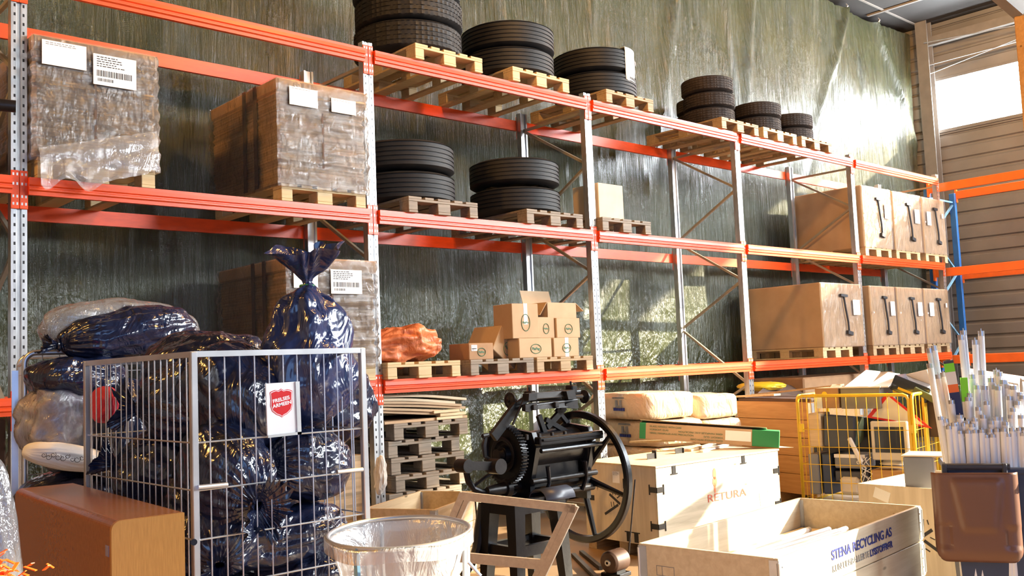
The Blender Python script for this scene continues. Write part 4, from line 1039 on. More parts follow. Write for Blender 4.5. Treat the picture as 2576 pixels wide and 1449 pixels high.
# ------------------------------------------------------------ leaning timber frame
fr = thing('timber_frame', 'open rectangular timber frame leaning in front of the black machine', 'wooden frame', (0,0,0))
TLp, TRp = at_d(1166, 1240, 6.0), at_d(1452, 1272, 5.75)
BR = at_z(1292, 1610, .0); BL = BR + (TLp-TRp); BL.z = 0
fx = (TRp-TLp).normalized(); fd = (BR-TRp).normalized(); nrm = fx.cross(fd).normalized()
def fbar(nm, p, q, w, t_=.03): MB().bar(p, q, t_, w, 0, (fx if nm == 'stile' else fd)).build(nm, M_frame, fr)
for nm, p, q, w in (('stile', TRp-fx*.01, BR-fx*.01, .042), ('stile', TLp, BL, .042), ('rail', TLp+fd*.02, TRp+fd*.02, .05)): fbar(nm, p, q, w)
tb = .42; fbar('rail', TLp+(BL-TLp)*.44, TRp+fd*(BR-TRp).length*.44, .06)
o = MB().bar(TRp-fx*.05, BR-fx*.05, .03, .03, 0, fx).build('stile', M_frame, fr)
MB().bar(TLp+fx*.045, BL+fx*.045, .03, .03, 0, fx).build('stile', M_frame, fr)

# ------------------------------------------------------------ crates built of hinged collars
def collar_crate(name, label, cat, loc, rz, L, Wd, z0, ncol, mt, hinge=True, hc=.195, base=True, th=.02):
    r = thing(name, label, cat, (loc[0], loc[1], 0), rz)
    for k in range(ncol):
        z = z0+k*.2
        c = MB(); c.box((0, 0, z), (L, th, z+hc), 0, None, .002); c.box((0, Wd-th, z), (L, Wd, z+hc), 0, None, .002); c.box((0, th, z), (th, Wd-th, z+hc), 0, None, .002); c.box((L-th, th, z), (L, Wd-th, z+hc), 0, None, .002)
        o = c.build('collar', mt, r)
        if hinge:
            for x, y, sx, sy in ((0, 0, 1, 1), (L, 0, -1, 1), (0, Wd, 1, -1), (L, Wd, -1, -1)):
                m_ = MB(); m_.box((x-sx*.003, y-sy*.003, z+.01), (x+sx*.045, y, z+hc-.01)); m_.box((x-sx*.003, y-sy*.003, z+.01), (x, y+sy*.045, z+hc-.01)); m_.cyl((x, y, z+.02), (x, y, z+hc-.02), .008, 8)
                for zz in (.05, .1, .15): m_.box((x+sx*.028, y-sy*.006, z+zz), (x+sx*.036, y-sy*.002, z+zz+.008))
                xi, yi = x+sx*(th+.002), y+sy*(th+.002); m_.box((x+sx*th, y+sy*th, z+.01), (x+sx*(th+.018), y+sy*(th+.003), z+hc-.01)); m_.box((x+sx*th, y+sy*th, z+.01), (x+sx*(th+.003), y+sy*(th+.018), z+hc-.01))
                m_.build('corner_hinge', M_galv, o)
    if base:
        m_ = MB(); m_.box((0, 0, z0-.022), (L, Wd, z0), 0, None, .003); m_.build('deck', mt, r)
        for i in range(3):
            x = (L-.1)*i/2; MB().box((x, 0, 0), (x+.1, Wd, z0-.022), 0, None, .004).build('skid', mt, r)
    return r
class Fr:
    def __init__(s, o): s.o = V(o.location); s.a = o.rotation_euler[2]; s.ex = V((cos(s.a), sin(s.a), 0)); s.ey = V((-sin(s.a), cos(s.a), 0))
    def hit(s, px, py, y=0):
        d = ray(px, py); c = s.o+s.ey*y; t = (c-CP).dot(s.ey)/d.dot(s.ey); p = CP+d*t; q = p-s.o; return V((q.dot(s.ex), y, q.z))
    def hitx(s, px, py, x=0):
        d = ray(px, py); c = s.o+s.ex*x; t = (c-CP).dot(s.ex)/d.dot(s.ex); p = CP+d*t; q = p-s.o; return V((x, q.dot(s.ey), q.z))
# light-tube crate in front
zc = .745
B_ = at_z(1957, 1406, zc); D_ = at_z(2316, 1272, zc); A_ = at_z(1603, 1367, zc)
rz = math.atan2((D_-B_).y, (D_-B_).x)
st_ = collar_crate('collar_crate', 'long pale pine crate of hinged collars with blue lettering, open, right foreground', 'wooden crate', B_, rz, (D_-B_).length, (A_-B_).length, .15, 3, M_fresh)
F = Fr(st_)
a = F.hit(2092, 1408); b = F.hit(2242, 1338)
t1 = text('lettering', 'STENA RECYCLING AS', .066, M_blueink, st_, ((a.x+b.x)/2, -.002, .665), FY, .0008, bold=.0012); t1.scale.x = (b.x-a.x)/max(.01, t1.dimensions.x)
t2 = text('lettering', 'KUN UEMBALLERTE', .046, M_greyink, st_, (a.x, -.002, .600), FY, .0008, 'LEFT'); t2.scale.x = (b.x-a.x)*.58/max(.01, t2.dimensions.x)
t3 = text('lettering', 'LYSSTOFFRØR', .048, M_blueink, st_, (b.x, -.002, .600), FY, .0008, 'RIGHT', bold=.0015); t3.scale.x = (b.x-a.x)*.40/max(.01, t3.dimensions.x)
Wd_ = (A_-B_).length
mb = MB(); mb.box((-.0015, Wd_-.20, .60), (-.0005, Wd_-.10, .603)); mb.box((-.0015, Wd_-.20, .645), (-.0005, Wd_-.10, .648)); mb.box((-.0015, Wd_-.203, .60), (-.0005, Wd_-.20, .648)); mb.box((-.0015, Wd_-.103, .60), (-.0005, Wd_-.10, .648)); mb.box((-.0015, Wd_-.135, .60), (-.0005, Wd_-.132, .648)); mb.build('stamp_border', M_greyink, st_)

# fluorescent tube prototype : lies along local z
def make_tube():
    r = thing('fluorescent_tube', 'x', 'fluorescent tube')
    MB().cyl((0, 0, .02), (0, 0, .98), .0165, 12).build('glass', M_glaz, r)
    for z, s in ((0, 1), (1, -1)):
        mb = MB(); mb.cyl((0, 0, z), (0, 0, z+s*.022), .0168, 12)
        for x in (-.006, .006): mb.cyl((x, 0, z), (x, 0, z-s*.010), .0018, 5)
        mb.build('end_cap', M_cap, r)
    return r
T0 = make_tube(); first = [True]
def tube_between(p, q, label, group):
    p = V(p); q = V(q); d = q-p
    if first[0]: o = T0; first[0] = False; o['label'] = label; o['group'] = group
    else: o = dup(T0, p, 0, label, group)
    o.location = p; o.rotation_euler = d.to_track_quat('Z', 'Y').to_euler(); o.scale = (1, 1, d.length); return o
o_ = V(st_.location)
for k, (px, py, qx, qy) in enumerate(((1880, 1395, 2085, 1332), (1905, 1397, 2104, 1337), (1925, 1400, 2112, 1345), (1940, 1400, 2128, 1330), (1960, 1398, 2150, 1338), (1990, 1392, 2160, 1345))):
    z = .635-.012*(k % 2); q = at_z(qx, qy, z); p = q+(at_z(px, py, z)-q).normalized()*1.2
    tube_between(p, q, 'white fluorescent tube lying in the open pine crate', 'fluorescent tubes lying in the pine crate')
for k in range(6):
    z = .59; e = F.ex*1.35; p = o_+F.ex*.2+F.ey*(.10+.10*k)+V((0, 0, z)); tube_between(p, p+e, 'white fluorescent tube lying in the open pine crate', 'fluorescent tubes lying in the pine crate')
MB().box((.03, .03, .17), (1.7, Wd_-.03, .57)).build('packed_layer', M_cardl, st_)

# weathered plywood crate
zc = .765
B_ = at_z(1649, 1174, zc); D_ = at_z(1956, 1130, zc); A_ = at_z(1471, 1160, zc)
rz = math.atan2((D_-B_).y, (D_-B_).x); L_, W_ = (D_-B_).length, (A_-B_).length
rc_ = thing('plywood_crate', 'large weathered plywood crate with red lettering and steel clips, behind the flywheel', 'wooden crate', (B_.x, B_.y, 0), rz)
th = .012
MB().box((0, 0, .12), (L_, th, zc-.012)).build('side_panel', M_plyw, rc_); MB().box((0, W_-th, .12), (L_, W_, zc-.012)).build('side_panel', M_plyw, rc_)
MB().box((0, th, .12), (th, W_-th, zc-.012)).build('end_panel', M_ply, rc_); MB().box((L_-th, th, .12), (L_, W_-th, zc-.012)).build('end_panel', M_ply, rc_)
MB().box((-.01, -.01, zc-.012), (L_+.01, W_+.01, zc+.003)).build('lid', M_wood, rc_)
MB().box((0, 0, .105), (L_, W_, .12)).build('floor_panel', M_ply, rc_)
for i in range(3):
    y = (W_-.1)*i/2; MB().box((0.02, y, 0), (L_-.02, y+.1, .105)).build('skid', M_pallet, rc_)
def clip(x, y, z, face='y', hor=True):
    mb = MB(); l_, w = .085, .022
    if face == 'y': mb.box((x, -.005, z-w), (x+l_, .0, z+w)) if hor else mb.box((x-w, -.005, z-l_), (x+w, 0, z)); (mb.box((x+l_-.008, -.007, z-w-.02), (x+l_, 0, z+w+.02)) if hor else mb.box((x-w-.02, -.007, z-l_), (x+w+.02, 0, z-l_+.008)))
    if face == 'x': mb.box((-.005, y, z-w), (0, y+l_, z+w)) if hor else mb.box((-.005, y-w, z-l_), (0, y+w, z)); (mb.box((-.007, y+l_-.008, z-w-.02), (0, y+l_, z+w+.02)) if hor else mb.box((-.007, y-w-.02, z-.008), (0, y+w+.02, z)))
    return mb.build('steel_clip', M_machine2, rc_)
for z in (.27, .57): clip(0, 0, z); clip(0, 0, z, 'x'); clip(L_-.085, 0, z)
clip(.22, 0, zc, 'y', False); clip(1.15, 0, zc, 'y', False); clip(0, .30, .60, 'x', True); clip(0, .35, .20, 'x', False); clip(0, W_-.12, .45, 'x'); clip(0, .26, .20, 'x', False)
for px, py in ((1640, 1150), (1710, 1136)):
    p = at_z(px, py, zc+.02)-V(rc_.location); p = V((p.dot(V((cos(rz), sin(rz), 0))), p.dot(V((-sin(rz), cos(rz), 0))), zc))
    mb = MB(); mb.box(p+V((-.06, 0, 0)), p+V((.05, .004, .055))); mb.box(p+V((.045, -.01, 0)), p+V((.052, .04, .075 if px < 1700 else .05))); mb.build('steel_clip', M_machine2, rc_)
F = Fr(rc_)
a = F.hit(1780, 1262); b = F.hit(1876, 1238)
tt = text('lettering', 'RETURA', .095, M_redink, rc_, ((a.x+b.x)/2, -.002, (a.z+b.z)/2+.01), FY, .0006); tt.scale.x = (b.x-a.x)/tt.dimensions.x
tt = text('lettering', 'MIDT HELGELAND', .04, M_redink, rc_, ((a.x+b.x)/2+.02, -.002, (a.z+b.z)/2-.075), FY, .0005); bpy.data.objects.remove(tt)
for px, py, r0_, r1_ in ((1797, 1192, .022, .05), (1798, 1212, .028, .045), (1798, 1226, .012, .05)):
    c = F.hit(px, py); mb = MB(); mb.lathe([(0.0001, 0), (1, 0)], (0, 0, 0), 20, 0, 'y'); o = mb.build('spray_mark', M_redspray, rc_); o.location = (c.x, -.0025, c.z); o.scale = (r0_, 1, r1_)
c = F.hit(1925, 1245); mb = MB(); poly(mb, [(-.5, -.6), (.5, -.55), (.55, .1), (.35, .5), (.28, .1), (-.1, .15), (-.3, .25), (-.6, .2)], -.001, .15, c.x, c.z); mb.build('torn_paper', M_paper, rc_)
# painted marks on the left end: crossed strokes
mb = MB()
for (x0, y0, x1, y1, w) in ((1533, 1243, 1560, 1268, .022), (1522, 1293, 1555, 1270, .022), (1540, 1238, 1542, 1245, .006), (1546, 1238, 1548, 1246, .006), (1537, 1262, 1539, 1275, .006), (1543, 1262, 1545, 1275, .006), (1552, 1253, 1562, 1245, .010)):
    p = F.hitx(x0, y0, -.002); q = F.hitx(x1, y1, -.002); mb.bar(p, q, w, .002, 0, (1, 0, 0))
mb.build('painted_marks', M_ink, rc_)
c = F.hitx(1550, 1200, -.001); o = barcode(rc_, -.003, c.y, c.z, .085, .10, 3, code=False, lines=4, face=FX)
# long carton and loose slats on the lid
F = Fr(rc_)
def lidpt(px, py, z=zc+.004): return at_z(px, py, z)
a = lidpt(1608, 1103, .885); b = lidpt(1960, 1127, .772); a2 = math.atan2((b-a).y, (b-a).x)
lc = thing('long_carton', 'long flat brown carton with green ends lying on the plywood crate', 'carton', (a.x, a.y, a.z), a2); lc.rotation_euler = (0, math.asin((a.z-b.z)/(b-a).length), a2); LL = (b-a).length; HH = .155
MB().box((.06, 0, 0), (LL-.25, .16, HH), 0, None, .003).build('box', M_card, lc)
MB().box((0, -.001, 0), (.06, .161, HH+.001), 0, None, .003).build('green_end', M_green, lc); MB().box((LL-.25, -.001, -.0), (LL, .161, HH+.001), 0, None, .003).build('green_end', M_green, lc)
MB().box((LL-.50, -.0025, .04), (LL-.26, -.001, HH-.02)).build('white_label', M_paper, lc)

for q_, (tx_, zz_) in enumerate((('GLASS. HANDLE WITH CARE', .82), ('VORSICHT. GLAS', .62), ('VERRE. MANIPULER AVEC PRECAUTION', .40))):
    text('lettering', tx_, .024, M_greenink, lc, (.10, -.002, HH*zz_), FY, .0005, 'LEFT'); text('lettering', tx_, .024, M_greenink, lc, (LL-.52, -.002, HH*(1-zz_)), (R(90), R(180), 0), .0005, 'LEFT')
MB().add([(0, .16, HH), (LL-.12, .16, HH), (LL-.12, .02, HH+.03), (0, .02, HH+.03)], [(0, 1, 2, 3)]).build('flap', M_cardl, lc).modifiers.new('t', 'SOLIDIFY').thickness = .004
mb = MB().add([(LL, 0, 0), (LL+.13, .02, 0.01), (LL+.1, .12, .0), (LL, .16, 0)], [(0, 1, 2, 3)]); mb.build('flap', M_cardl, lc).modifiers.new('t', 'SOLIDIFY').thickness = .004
for k, (x0, y0, x1, y1, mt, nm, lb) in enumerate(((1735, 1133, 1806, 1112, M_wood, 'loose_batten', 'green-tipped wooden slat lying on the plywood crate lid'), (1765, 1135, 1830, 1118, M_white, 'loose_rod', 'white rod lying on the plywood crate lid'), (1655, 1122, 1760, 1114, M_wood, 'loose_batten', 'flat slat lying at the back of the plywood crate lid'), (1585, 1112, 1700, 1108, M_wood, 'loose_batten', 'flat slat at the left rear of the plywood crate lid'))):
    a = lidpt(x0, y0, zc+.015+.02*(k > 1)); b = lidpt(x1, y1, zc+.015+.05*(k > 1))
    o = MB().bar(a, b, .03, .02).build(nm, mt, None); tag(o, lb, 'slat' if nm != 'loose_rod' else 'rod')
# plywood crate on the right with black slots
zc2 = .77; K = at_z(2158, 1216, zc2)
pc = thing('open_plywood_crate', 'open plywood crate with black slots and a white paper, beside the wheelie bin', 'wooden crate', (K.x, K.y, 0), R(-92))
MB().box((0, 0, .1), (.95, .012, zc2)).build('side_panel', M_ply, pc); MB().box((0, .9, .1), (.95, .912, zc2)).build('side_panel', M_ply, pc)
MB().box((0, .012, .1), (.012, .9, zc2)).build('end_panel', M_ply, pc); MB().box((.938, .012, .1), (.95, .9, zc2)).build('end_panel', M_ply, pc); MB().box((0, 0, .09), (.95, .912, .1)).build('floor_panel', M_ply, pc)
for x in (0, .42, .85): MB().box((x, 0, 0), (x+.1, .91, .09)).build('skid', M_pallet, pc)
F = Fr(pc); mb = MB()
for (x0, y0, x1, y1, w) in ((2322, 1348, 2345, 1333, .02), (2325, 1360, 2368, 1392, .02), (2332, 1308, 2336, 1320, .006), (2322, 1306, 2322, 1330, .008), (2340, 1352, 2352, 1358, .006), (2328, 1380, 2340, 1388, .008)):
    p = F.hit(x0, y0, -.002); q = F.hit(x1, y1, -.002); mb.bar(p, q, w, .002, 0, (0, 1, 0))
mb.build('painted_marks', M_ink, pc)
c = F.hit(2218, 1245, -.002); mb = MB(); mb.box((-.055, -.001, -.035), (.055, 0, .035)); o = mb.build('paper_note', M_paper, pc); o.location = c; o.rotation_euler = (0, R(18), 0)
mb = MB(); mb.box((.02, .02, .12), (.93, .89, .66)); mb.build('packed_layer', M_cardl, pc)
for k in range(6):
    p = V(pc.location)+F.ex*(.10+.06*k)+F.ey*.10+V((0, 0, .71)); tube_between(p, p+F.ey*.75+V((.02*k, 0, .03)), 'white fluorescent tube in the open plywood crate', 'tubes in the open plywood crate')
c = F.hit(2308, 1195, .03); o = thing('foam_block', 'torn grey foam-lined cardboard piece standing on the open plywood crate', 'packaging', tuple(V(pc.location)+F.ex*c.x+F.ey*.05+V((0, 0, .70))), R(-75))
MB().box((-.09, 0, 0), (.09, .05, .26), 0, None, .008).build('foam', M_grey, o)
mb = MB(); mb.box((-.1, -.01, .26), (.30, .28, .268)); mb.build('board_lid', M_cardl, o)

# ------------------------------------------------------------ wheelie bin with tubes
bp = at_d(2350, 1165, 5.1); RZ = R(-62)
bn = thing('wheelie_bin', 'dark wheelie bin with its brown lid hanging open, packed with fluorescent tubes', 'bin', (bp.x, bp.y, 0), RZ); F = Fr(bn); HZ = 1.03
BW, BD = .50, .50
mb = MB(); x0 = .075
def taper(x0, x1, y0, y1, e, z0, z1, th=.0):
    return [(x0+e, y0+e, z0), (x1-e, y0+e, z0), (x1-e, y1-e, z0), (x0+e, y1-e, z0), (x0, y0, z1), (x1, y0, z1), (x1, y1, z1), (x0, y1, z1)]
vs = taper(x0, x0+BW, .02, .02+BD, .04, .06, HZ-.05); vi = [(x+(.012 if i % 4 in (0, 3) else -.012), y+(.012 if i % 4 < 2 else -.012), z) for i, (x, y, z) in enumerate(vs)]
mb.add(vs+vi, [(0,3,2,1), (0,1,5,4), (1,2,6,5), (2,3,7,6), (3,0,4,7), (8,9,13,12), (9,10,14,13), (10,11,15,14), (11,8,12,15), (4,5,13,12), (5,6,14,13), (6,7,15,14), (7,4,12,15)])
mb.build('body', M_binb, bn)
mb = MB()
for a_, b_ in (((x0-.02, 0, HZ-.05), (x0+BW+.02, .03, HZ-.015)), ((x0-.02, .51, HZ-.05), (x0+BW+.02, .545, HZ-.015)), ((x0-.02, .03, HZ-.05), (x0+.01, .51, HZ-.015)), ((x0+BW-.01, .03, HZ-.05), (x0+BW+.02, .51, HZ-.015))): mb.box(a_, b_, 0, None, .008)
mb.build('rim', M_binb, bn)
mb = MB(); mb.box((x0+BW+.001, .08, .12), (x0+BW+.006, .48, HZ-.07)); mb.build('side_panel', M_olive, bn)
mb = MB(); mb.cyl((.035, -.03, HZ-.005), (.355, -.03, HZ-.005), .017, 14)
for x in (.045, .33): mb.box((x-.012, -.05, HZ-.05), (x+.012, .01, HZ+.012), 0, None, .005)
mb.build('hinge_bar', M_dgrey, bn)
# lid: domed panel with recess
mb = MB(); vs = []; nx_, nz_ = 30, 34; LW, LH = .40, .455; lx = -.02
for j in range(nz_+1):
    for i in range(nx_+1):
        u = i/nx_; v = j/nz_; x = lx+LW*u; z = HZ-.03-LH*v
        cu = max(0, abs(u-.5)-.38)/.12; cv = max(0, v-.84)/.16; d_ = min(1, sqrt(cu*cu+cv*cv)) if cu > 0 and cv > 0 else max(cu, cv)
        if cu > 0 and cv > 0 and sqrt(cu*cu+cv*cv) > 1: s_ = 1/sqrt(cu*cu+cv*cv); x = lx+LW*(.5+(1 if u > .5 else -1)*(.38+.12*cu*s_)); z = HZ-.03-LH*(.84+.16*cv*s_)
        dep = .030*(1-min(1, d_)**3)
        tr = 1 if (.08 < v < .66 and abs(u-.52) < .33-.10*v/.66) else 0
        tp = min(1, max(0, (.66-v)/.04))*min(1, max(0, (v-.06)/.04))*min(1, max(0, (.33-.12*v/.66-abs(u-.52))/.05))
        tl_ = min(1, max(0, (.2-u)/.03))*min(1, max(0, (v-.56)/.03))*min(1, max(0, (.86-v)/.03)); tr_ = min(1, max(0, (u-.8)/.03))*min(1, max(0, (v-.60)/.03))*min(1, max(0, (.86-v)/.03))
        vs.append((x, -.055-dep-.014*tp+.012*(tl_+tr_), z))
mb.add(vs, [(j*(nx_+1)+i, j*(nx_+1)+i+1, (j+1)*(nx_+1)+i+1, (j+1)*(nx_+1)+i) for j in range(nz_) for i in range(nx_)], 0, True)
o = mb.build('lid', M_brown, bn, 40); sm = o.modifiers.new('t', 'SOLIDIFY'); sm.thickness = .006; sm.offset = 1
for x in (x0+.03, x0+BW-.03): MB().cyl((x-.03, .46, .1), (x+.03, .46, .1), .1, 28).build('wheel', M_rub, bn)
tops = [(150,225),(195,200),(155,380),(240,490),(290,470),(470,90),(495,45),(615,140),(675,50),(585,490),(680,450),(435,600),(560,680),(545,720),(635,600),(710,605),(775,525),(815,600),(830,445),(860,465),(850,610),(895,545),(915,548),(940,590),(965,600),(1010,605),(1065,670),(960,710),(375,750),(265,915),(315,940),(400,980),(425,970),(495,980),(540,960),(585,990),(785,960),(825,920),(875,920),(925,970),(1095,700),(1045,760),(650,820),(730,760),(1000,830),(460,900),(980,900),(1080,900),(610,930),(700,900)]+[(350+i*37+(i%3)*6, 1010+(i*53)%110) for i in range(22)]
rg = random.Random(4)
def wtop(px, py, yy): c = F.hit(px, py, yy); return V(bn.location)+F.ex*c.x+F.ey*yy+V((0, 0, c.z))
for k, (cx_, cy_) in enumerate(tops):
    px, py = 2300+cx_/4.025, 820+cy_/4.025
    yy = .07+.36*max(0, min(1, (1000-cy_)/900))*.9+rg.uniform(-.02, .02)
    sl_ = .17 if cx_ < 350 else (.10 if cx_ < 520 else .05)
    p = wtop(px, py, yy); q = wtop(px+(1350-cy_)/4.025*sl_, 820+1350/4.025, yy); d = (q-p)
    q2 = p+d*((p.z-.42)/(p.z-q.z))
    LB = {0: 'tube leaning at the bin far left, outer of the tall pair', 1: 'tube leaning at the bin far left, inner of the tall pair', 2: 'leaning tube just below the tall pair at the left of the bin', 3: 'leaning tube left of the printed pack in the bin', 4: 'leaning tube touching the left edge of the printed pack', 5: 'left one of the two tallest tubes in the middle of the bin', 6: 'right one of the two tallest tubes in the middle of the bin', 7: 'tall tube right of the tallest pair in the bin', 8: 'tallest tube standing alone right of centre in the bin', 9: 'tube just in front of the tallest pair in the bin', 10: 'mid-height tube in front of the lone tallest tube', 11: 'mid-height tube between the printed pack and the lime pack', 18: 'highest tube of the right-hand cluster in the bin', 26: 'mid-height tube at the right edge of the bin'}
    tube_between(q2, p, 'white fluorescent '+LB[k] if k in LB else 'upright white fluorescent tube packed in the wheelie bin', 'fluorescent tubes standing in the wheelie bin')
for nm, lb, segs, xy0, xy1, w in (('tube_packet', 'navy, orange and green printed pack of tubes standing in the bin', [('M_dgrey', 0, .05), ('M_lime', .05, .2), ('M_paper', .2, .42), ('M_or3', .42, .56), ('M_navy', .56, 1)], (2385, 907), (2412, 1050), .05), ('tube_packet', 'small lime green tube pack standing in the bin', [('M_lime', 0, .6), ('M_paper', .6, 1)], (2424, 950), (2432, 1050), .035)):
    pk = thing(nm, lb, 'tube pack', (0,0,0)); p = wtop(*xy0, .18); q = wtop(*xy1, .18)
    mm = {'M_dgrey': M_dgrey, 'M_paper': M_paper, 'M_lime': MATS.get('lime_print') or plain('lime_print', (.22, .75, .03)), 'M_or3': MATS.get('orange_print') or plain('orange_print', (.85, .17, .03)), 'M_navy': MATS.get('navy_print') or plain('navy_print', (.02, .03, .12))}
    for s_, a_, b_ in segs: MB().bar(p.lerp(q, a_), p.lerp(q, b_), w, .03, 0, tuple(F.ey)).build('sleeve', mm[s_], pk)

# ------------------------------------------------------------ yellow cage with discarded electronics
ZY = 1.215; f0 = at_d(2005, 1000, 9.9); f1 = at_d(2285, 1008, 9.2)
yc = thing('yellow_mesh_cage', 'yellow wire mesh cage of discarded monitors behind the pine crate', 'mesh cage', (f0.x, f0.y, 0), math.atan2((f1-f0).y, (f1-f0).x)); F = Fr(yc); LY = (f1-f0).length; DY = .80
def YW(px, py, y): c = F.hit(px, py, y); return V(yc.location)+F.ex*c.x+F.ey*y+V((0, 0, c.z))
for (a_, b_, n) in (((0, 0), (LY, 0), 11), ((0, 0), (0, DY), 7), ((LY+.03, 0), (LY+.03, DY*.45), 3), ((LY+.03, DY*.52), (LY+.03, DY), 3), ((0, DY), (LY, DY), 11)):
    mb = MB(); A3 = V((*a_, 0)); B3 = V((*b_, 0)); rr = .05
    pts = [A3+V((0, 0, .1)), A3+V((0, 0, ZY-rr)), A3.lerp(B3, .3*rr/(B3-A3).length)+V((0, 0, ZY-.3*rr)), A3.lerp(B3, rr/(B3-A3).length)+V((0, 0, ZY)), B3.lerp(A3, rr/(B3-A3).length)+V((0, 0, ZY)), B3.lerp(A3, .3*rr/(B3-A3).length)+V((0, 0, ZY-.3*rr)), B3+V((0, 0, ZY-rr)), B3+V((0, 0, .1))]
    mb.tube(pts, .017, 10); mb.tube([A3+V((0, 0, .12)), B3+V((0, 0, .12))], .015, 8); fo = mb.build('panel_frame', M_yellow, yc)
    mb = MB(); wires(mb, A3, B3, n, .12, ZY, [ZY-.34-.176*k for k in range(5)], .0035, .0035); mb.build('mesh', M_yellow, fo)
for x, y in ((0, 0), (LY, 0), (LY+.03, DY)):
    mb = MB(); mb.cyl((x+.02, y+.01, .85), (x+.02, y+.01, .93), .03, 10); mb.build('hinge_clamp', M_yellow, yc)
mb = MB(); mb.tube([(LY+.05, DY*.55, ZY-.05), (LY+.16, DY*.55, ZY-.08), (LY+.18, DY*.6, ZY-.3), (LY+.05, DY*.6, ZY-.33)], .014, 8); mb.build('handle', M_yellow, yc)
MB().box((0, 0, .10), (LY, DY, .12)).build('base', M_galv, yc)
def ybox(nm, lb, cat, p0, p1, y0, y1, mt, part='body', rot=0, bev=.01):
    a = F.hit(p0[0], p0[1], y0); b = F.hit(p1[0], p1[1], y0)
    xa, xb = sorted((a.x, b.x)); za, zb_ = sorted((a.z, b.z)); w = xb-xa; hh_ = zb_-za
    loc = V(yc.location)+F.ex*(xa+xb)/2+F.ey*y0+V((0, 0, za)); r = thing(nm, lb, cat, loc, F.a); r.rotation_euler = (0, rot, F.a)
    MB().box((-w/2, 0, 0), (w/2, y1-y0, hh_), 0, None, bev).build(part, mt, r); r['w'] = w; del r['w']; return r, w, hh_
r, w, hh = ybox('monitor', 'cream CRT monitor with dark screen facing out of the yellow cage', 'monitor', (2188, 1060), (2288, 1160), .10, .16, M_beige, 'bezel')
MB().box((-w*.40, -.004, hh*.20), (w*.40, .0, hh*.86), 0, None, .003).build('screen', M_screen, r)
mb = MB(); mb.add([(-w*.48, .06, .01), (w*.48, .06, .01), (w*.48, .06, hh*.98), (-w*.48, .06, hh*.98), (-w*.28, .40, .06), (w*.28, .40, .06), (w*.28, .40, hh*.75), (-w*.28, .40, hh*.75)], [(0,1,2,3), (4,5,6,7), (0,4,5,1), (1,5,6,2), (2,6,7,3), (3,7,4,0)]); mb.build('rear_shell', M_beige, r)
mb = MB(); mb.lathe([(.02, 0), (.09, 0), (.13, -.03), (.15, -.045), (.02, -.045)], (0, .14, 0), 32); mb.build('stand', M_beige, r)
r, w, hh = ybox('monitor', 'dark grey-blue CRT monitor tilted in the upper left of the yellow cage', 'monitor', (2066, 1045), (2148, 1128), .12, .18, M_dgrey, 'bezel', R(4))
mb = MB(); mb.add([(-w*.48, .06, .01), (w*.48, .06, .01), (w*.48, .06, hh*.98), (-w*.48, .06, hh*.98), (-w*.2, .42, .06), (w*.35, .42, .06), (w*.35, .42, hh*.9), (-w*.2, .42, hh*.9)], [(0,1,2,3), (4,5,6,7), (0,4,5,1), (1,5,6,2), (2,6,7,3), (3,7,4,0)]); mb.build('rear_shell', M_olive, r)
ybox('speaker_cabinet', 'pale wood speaker cabinet at the left of the yellow cage', 'speaker', (2032, 1040), (2068, 1125), .10, .38, M_wood)
r, w, hh = ybox('computer_tower', 'tall grey computer tower with vents at the lower left of the yellow cage', 'computer', (2032, 1142), (2064, 1244), .08, .46, M_grey, rot=0)
r, w, hh = ybox('computer_tower', 'dark blue-grey computer tower beside the grey one in the yellow cage', 'computer', (2066, 1142), (2095, 1244), .10, .46, M_binb, rot=0)
r, w, hh = ybox('printer', 'light grey printer with a round logo in the middle of the yellow cage', 'printer', (2098, 1142), (2178, 1180), .10, .40, M_grey)
MB().box((-w/2, -.004, hh*.75), (w/2, 0, hh)).build('front_edge', M_white, r)
mb = MB(); mb.lathe([(.0001, 0), (.02, 0)], (w*.28, -.003, hh*.45), 20, 0, 'y'); o = mb.build('logo', M_white, r); text('lettering', 'hp', .026, M_dgrey, r, (w*.28, -.005, hh*.45), FY, .0005, shear=.3)
ybox('computer_tower', 'dark machine case under the grey printer', 'computer', (2100, 1184), (2185, 1215), .12, .42, M_dgrey)
ybox('appliance', 'pale rounded appliance at the bottom middle of the yellow cage', 'appliance', (2110, 1200), (2162, 1246), .06, .2, M_beige, bev=.03)
ybox('brown_carton', 'brown carton under the cream monitor', 'carton', (2190, 1182), (2285, 1250), .12, .5, M_orwood)
o, w, hh = ybox('plastic_strip', 'white plastic strip leaning between the two monitors', 'strip', (2156, 1096), (2172, 1165), .05, .08, M_white, rot=R(-24)); 
mb = MB(); rg = random.Random(8)
cb_ = thing('cable_tangle', 'tangle of white cables beside the cream monitor', 'cable')
for k in range(5):
    pts = [YW(2165+rg.uniform(0, 30), 1150+j*14, .06+rg.uniform(0, .03)) for j in range(7)]; MB().tube(pts, .004, 5).build('cable', M_white, cb_)
ybox('dark_case', 'large dark case at the back of the yellow cage', 'machine case', (2040, 1050), (2270, 1230), .62, .76, M_dgrey)
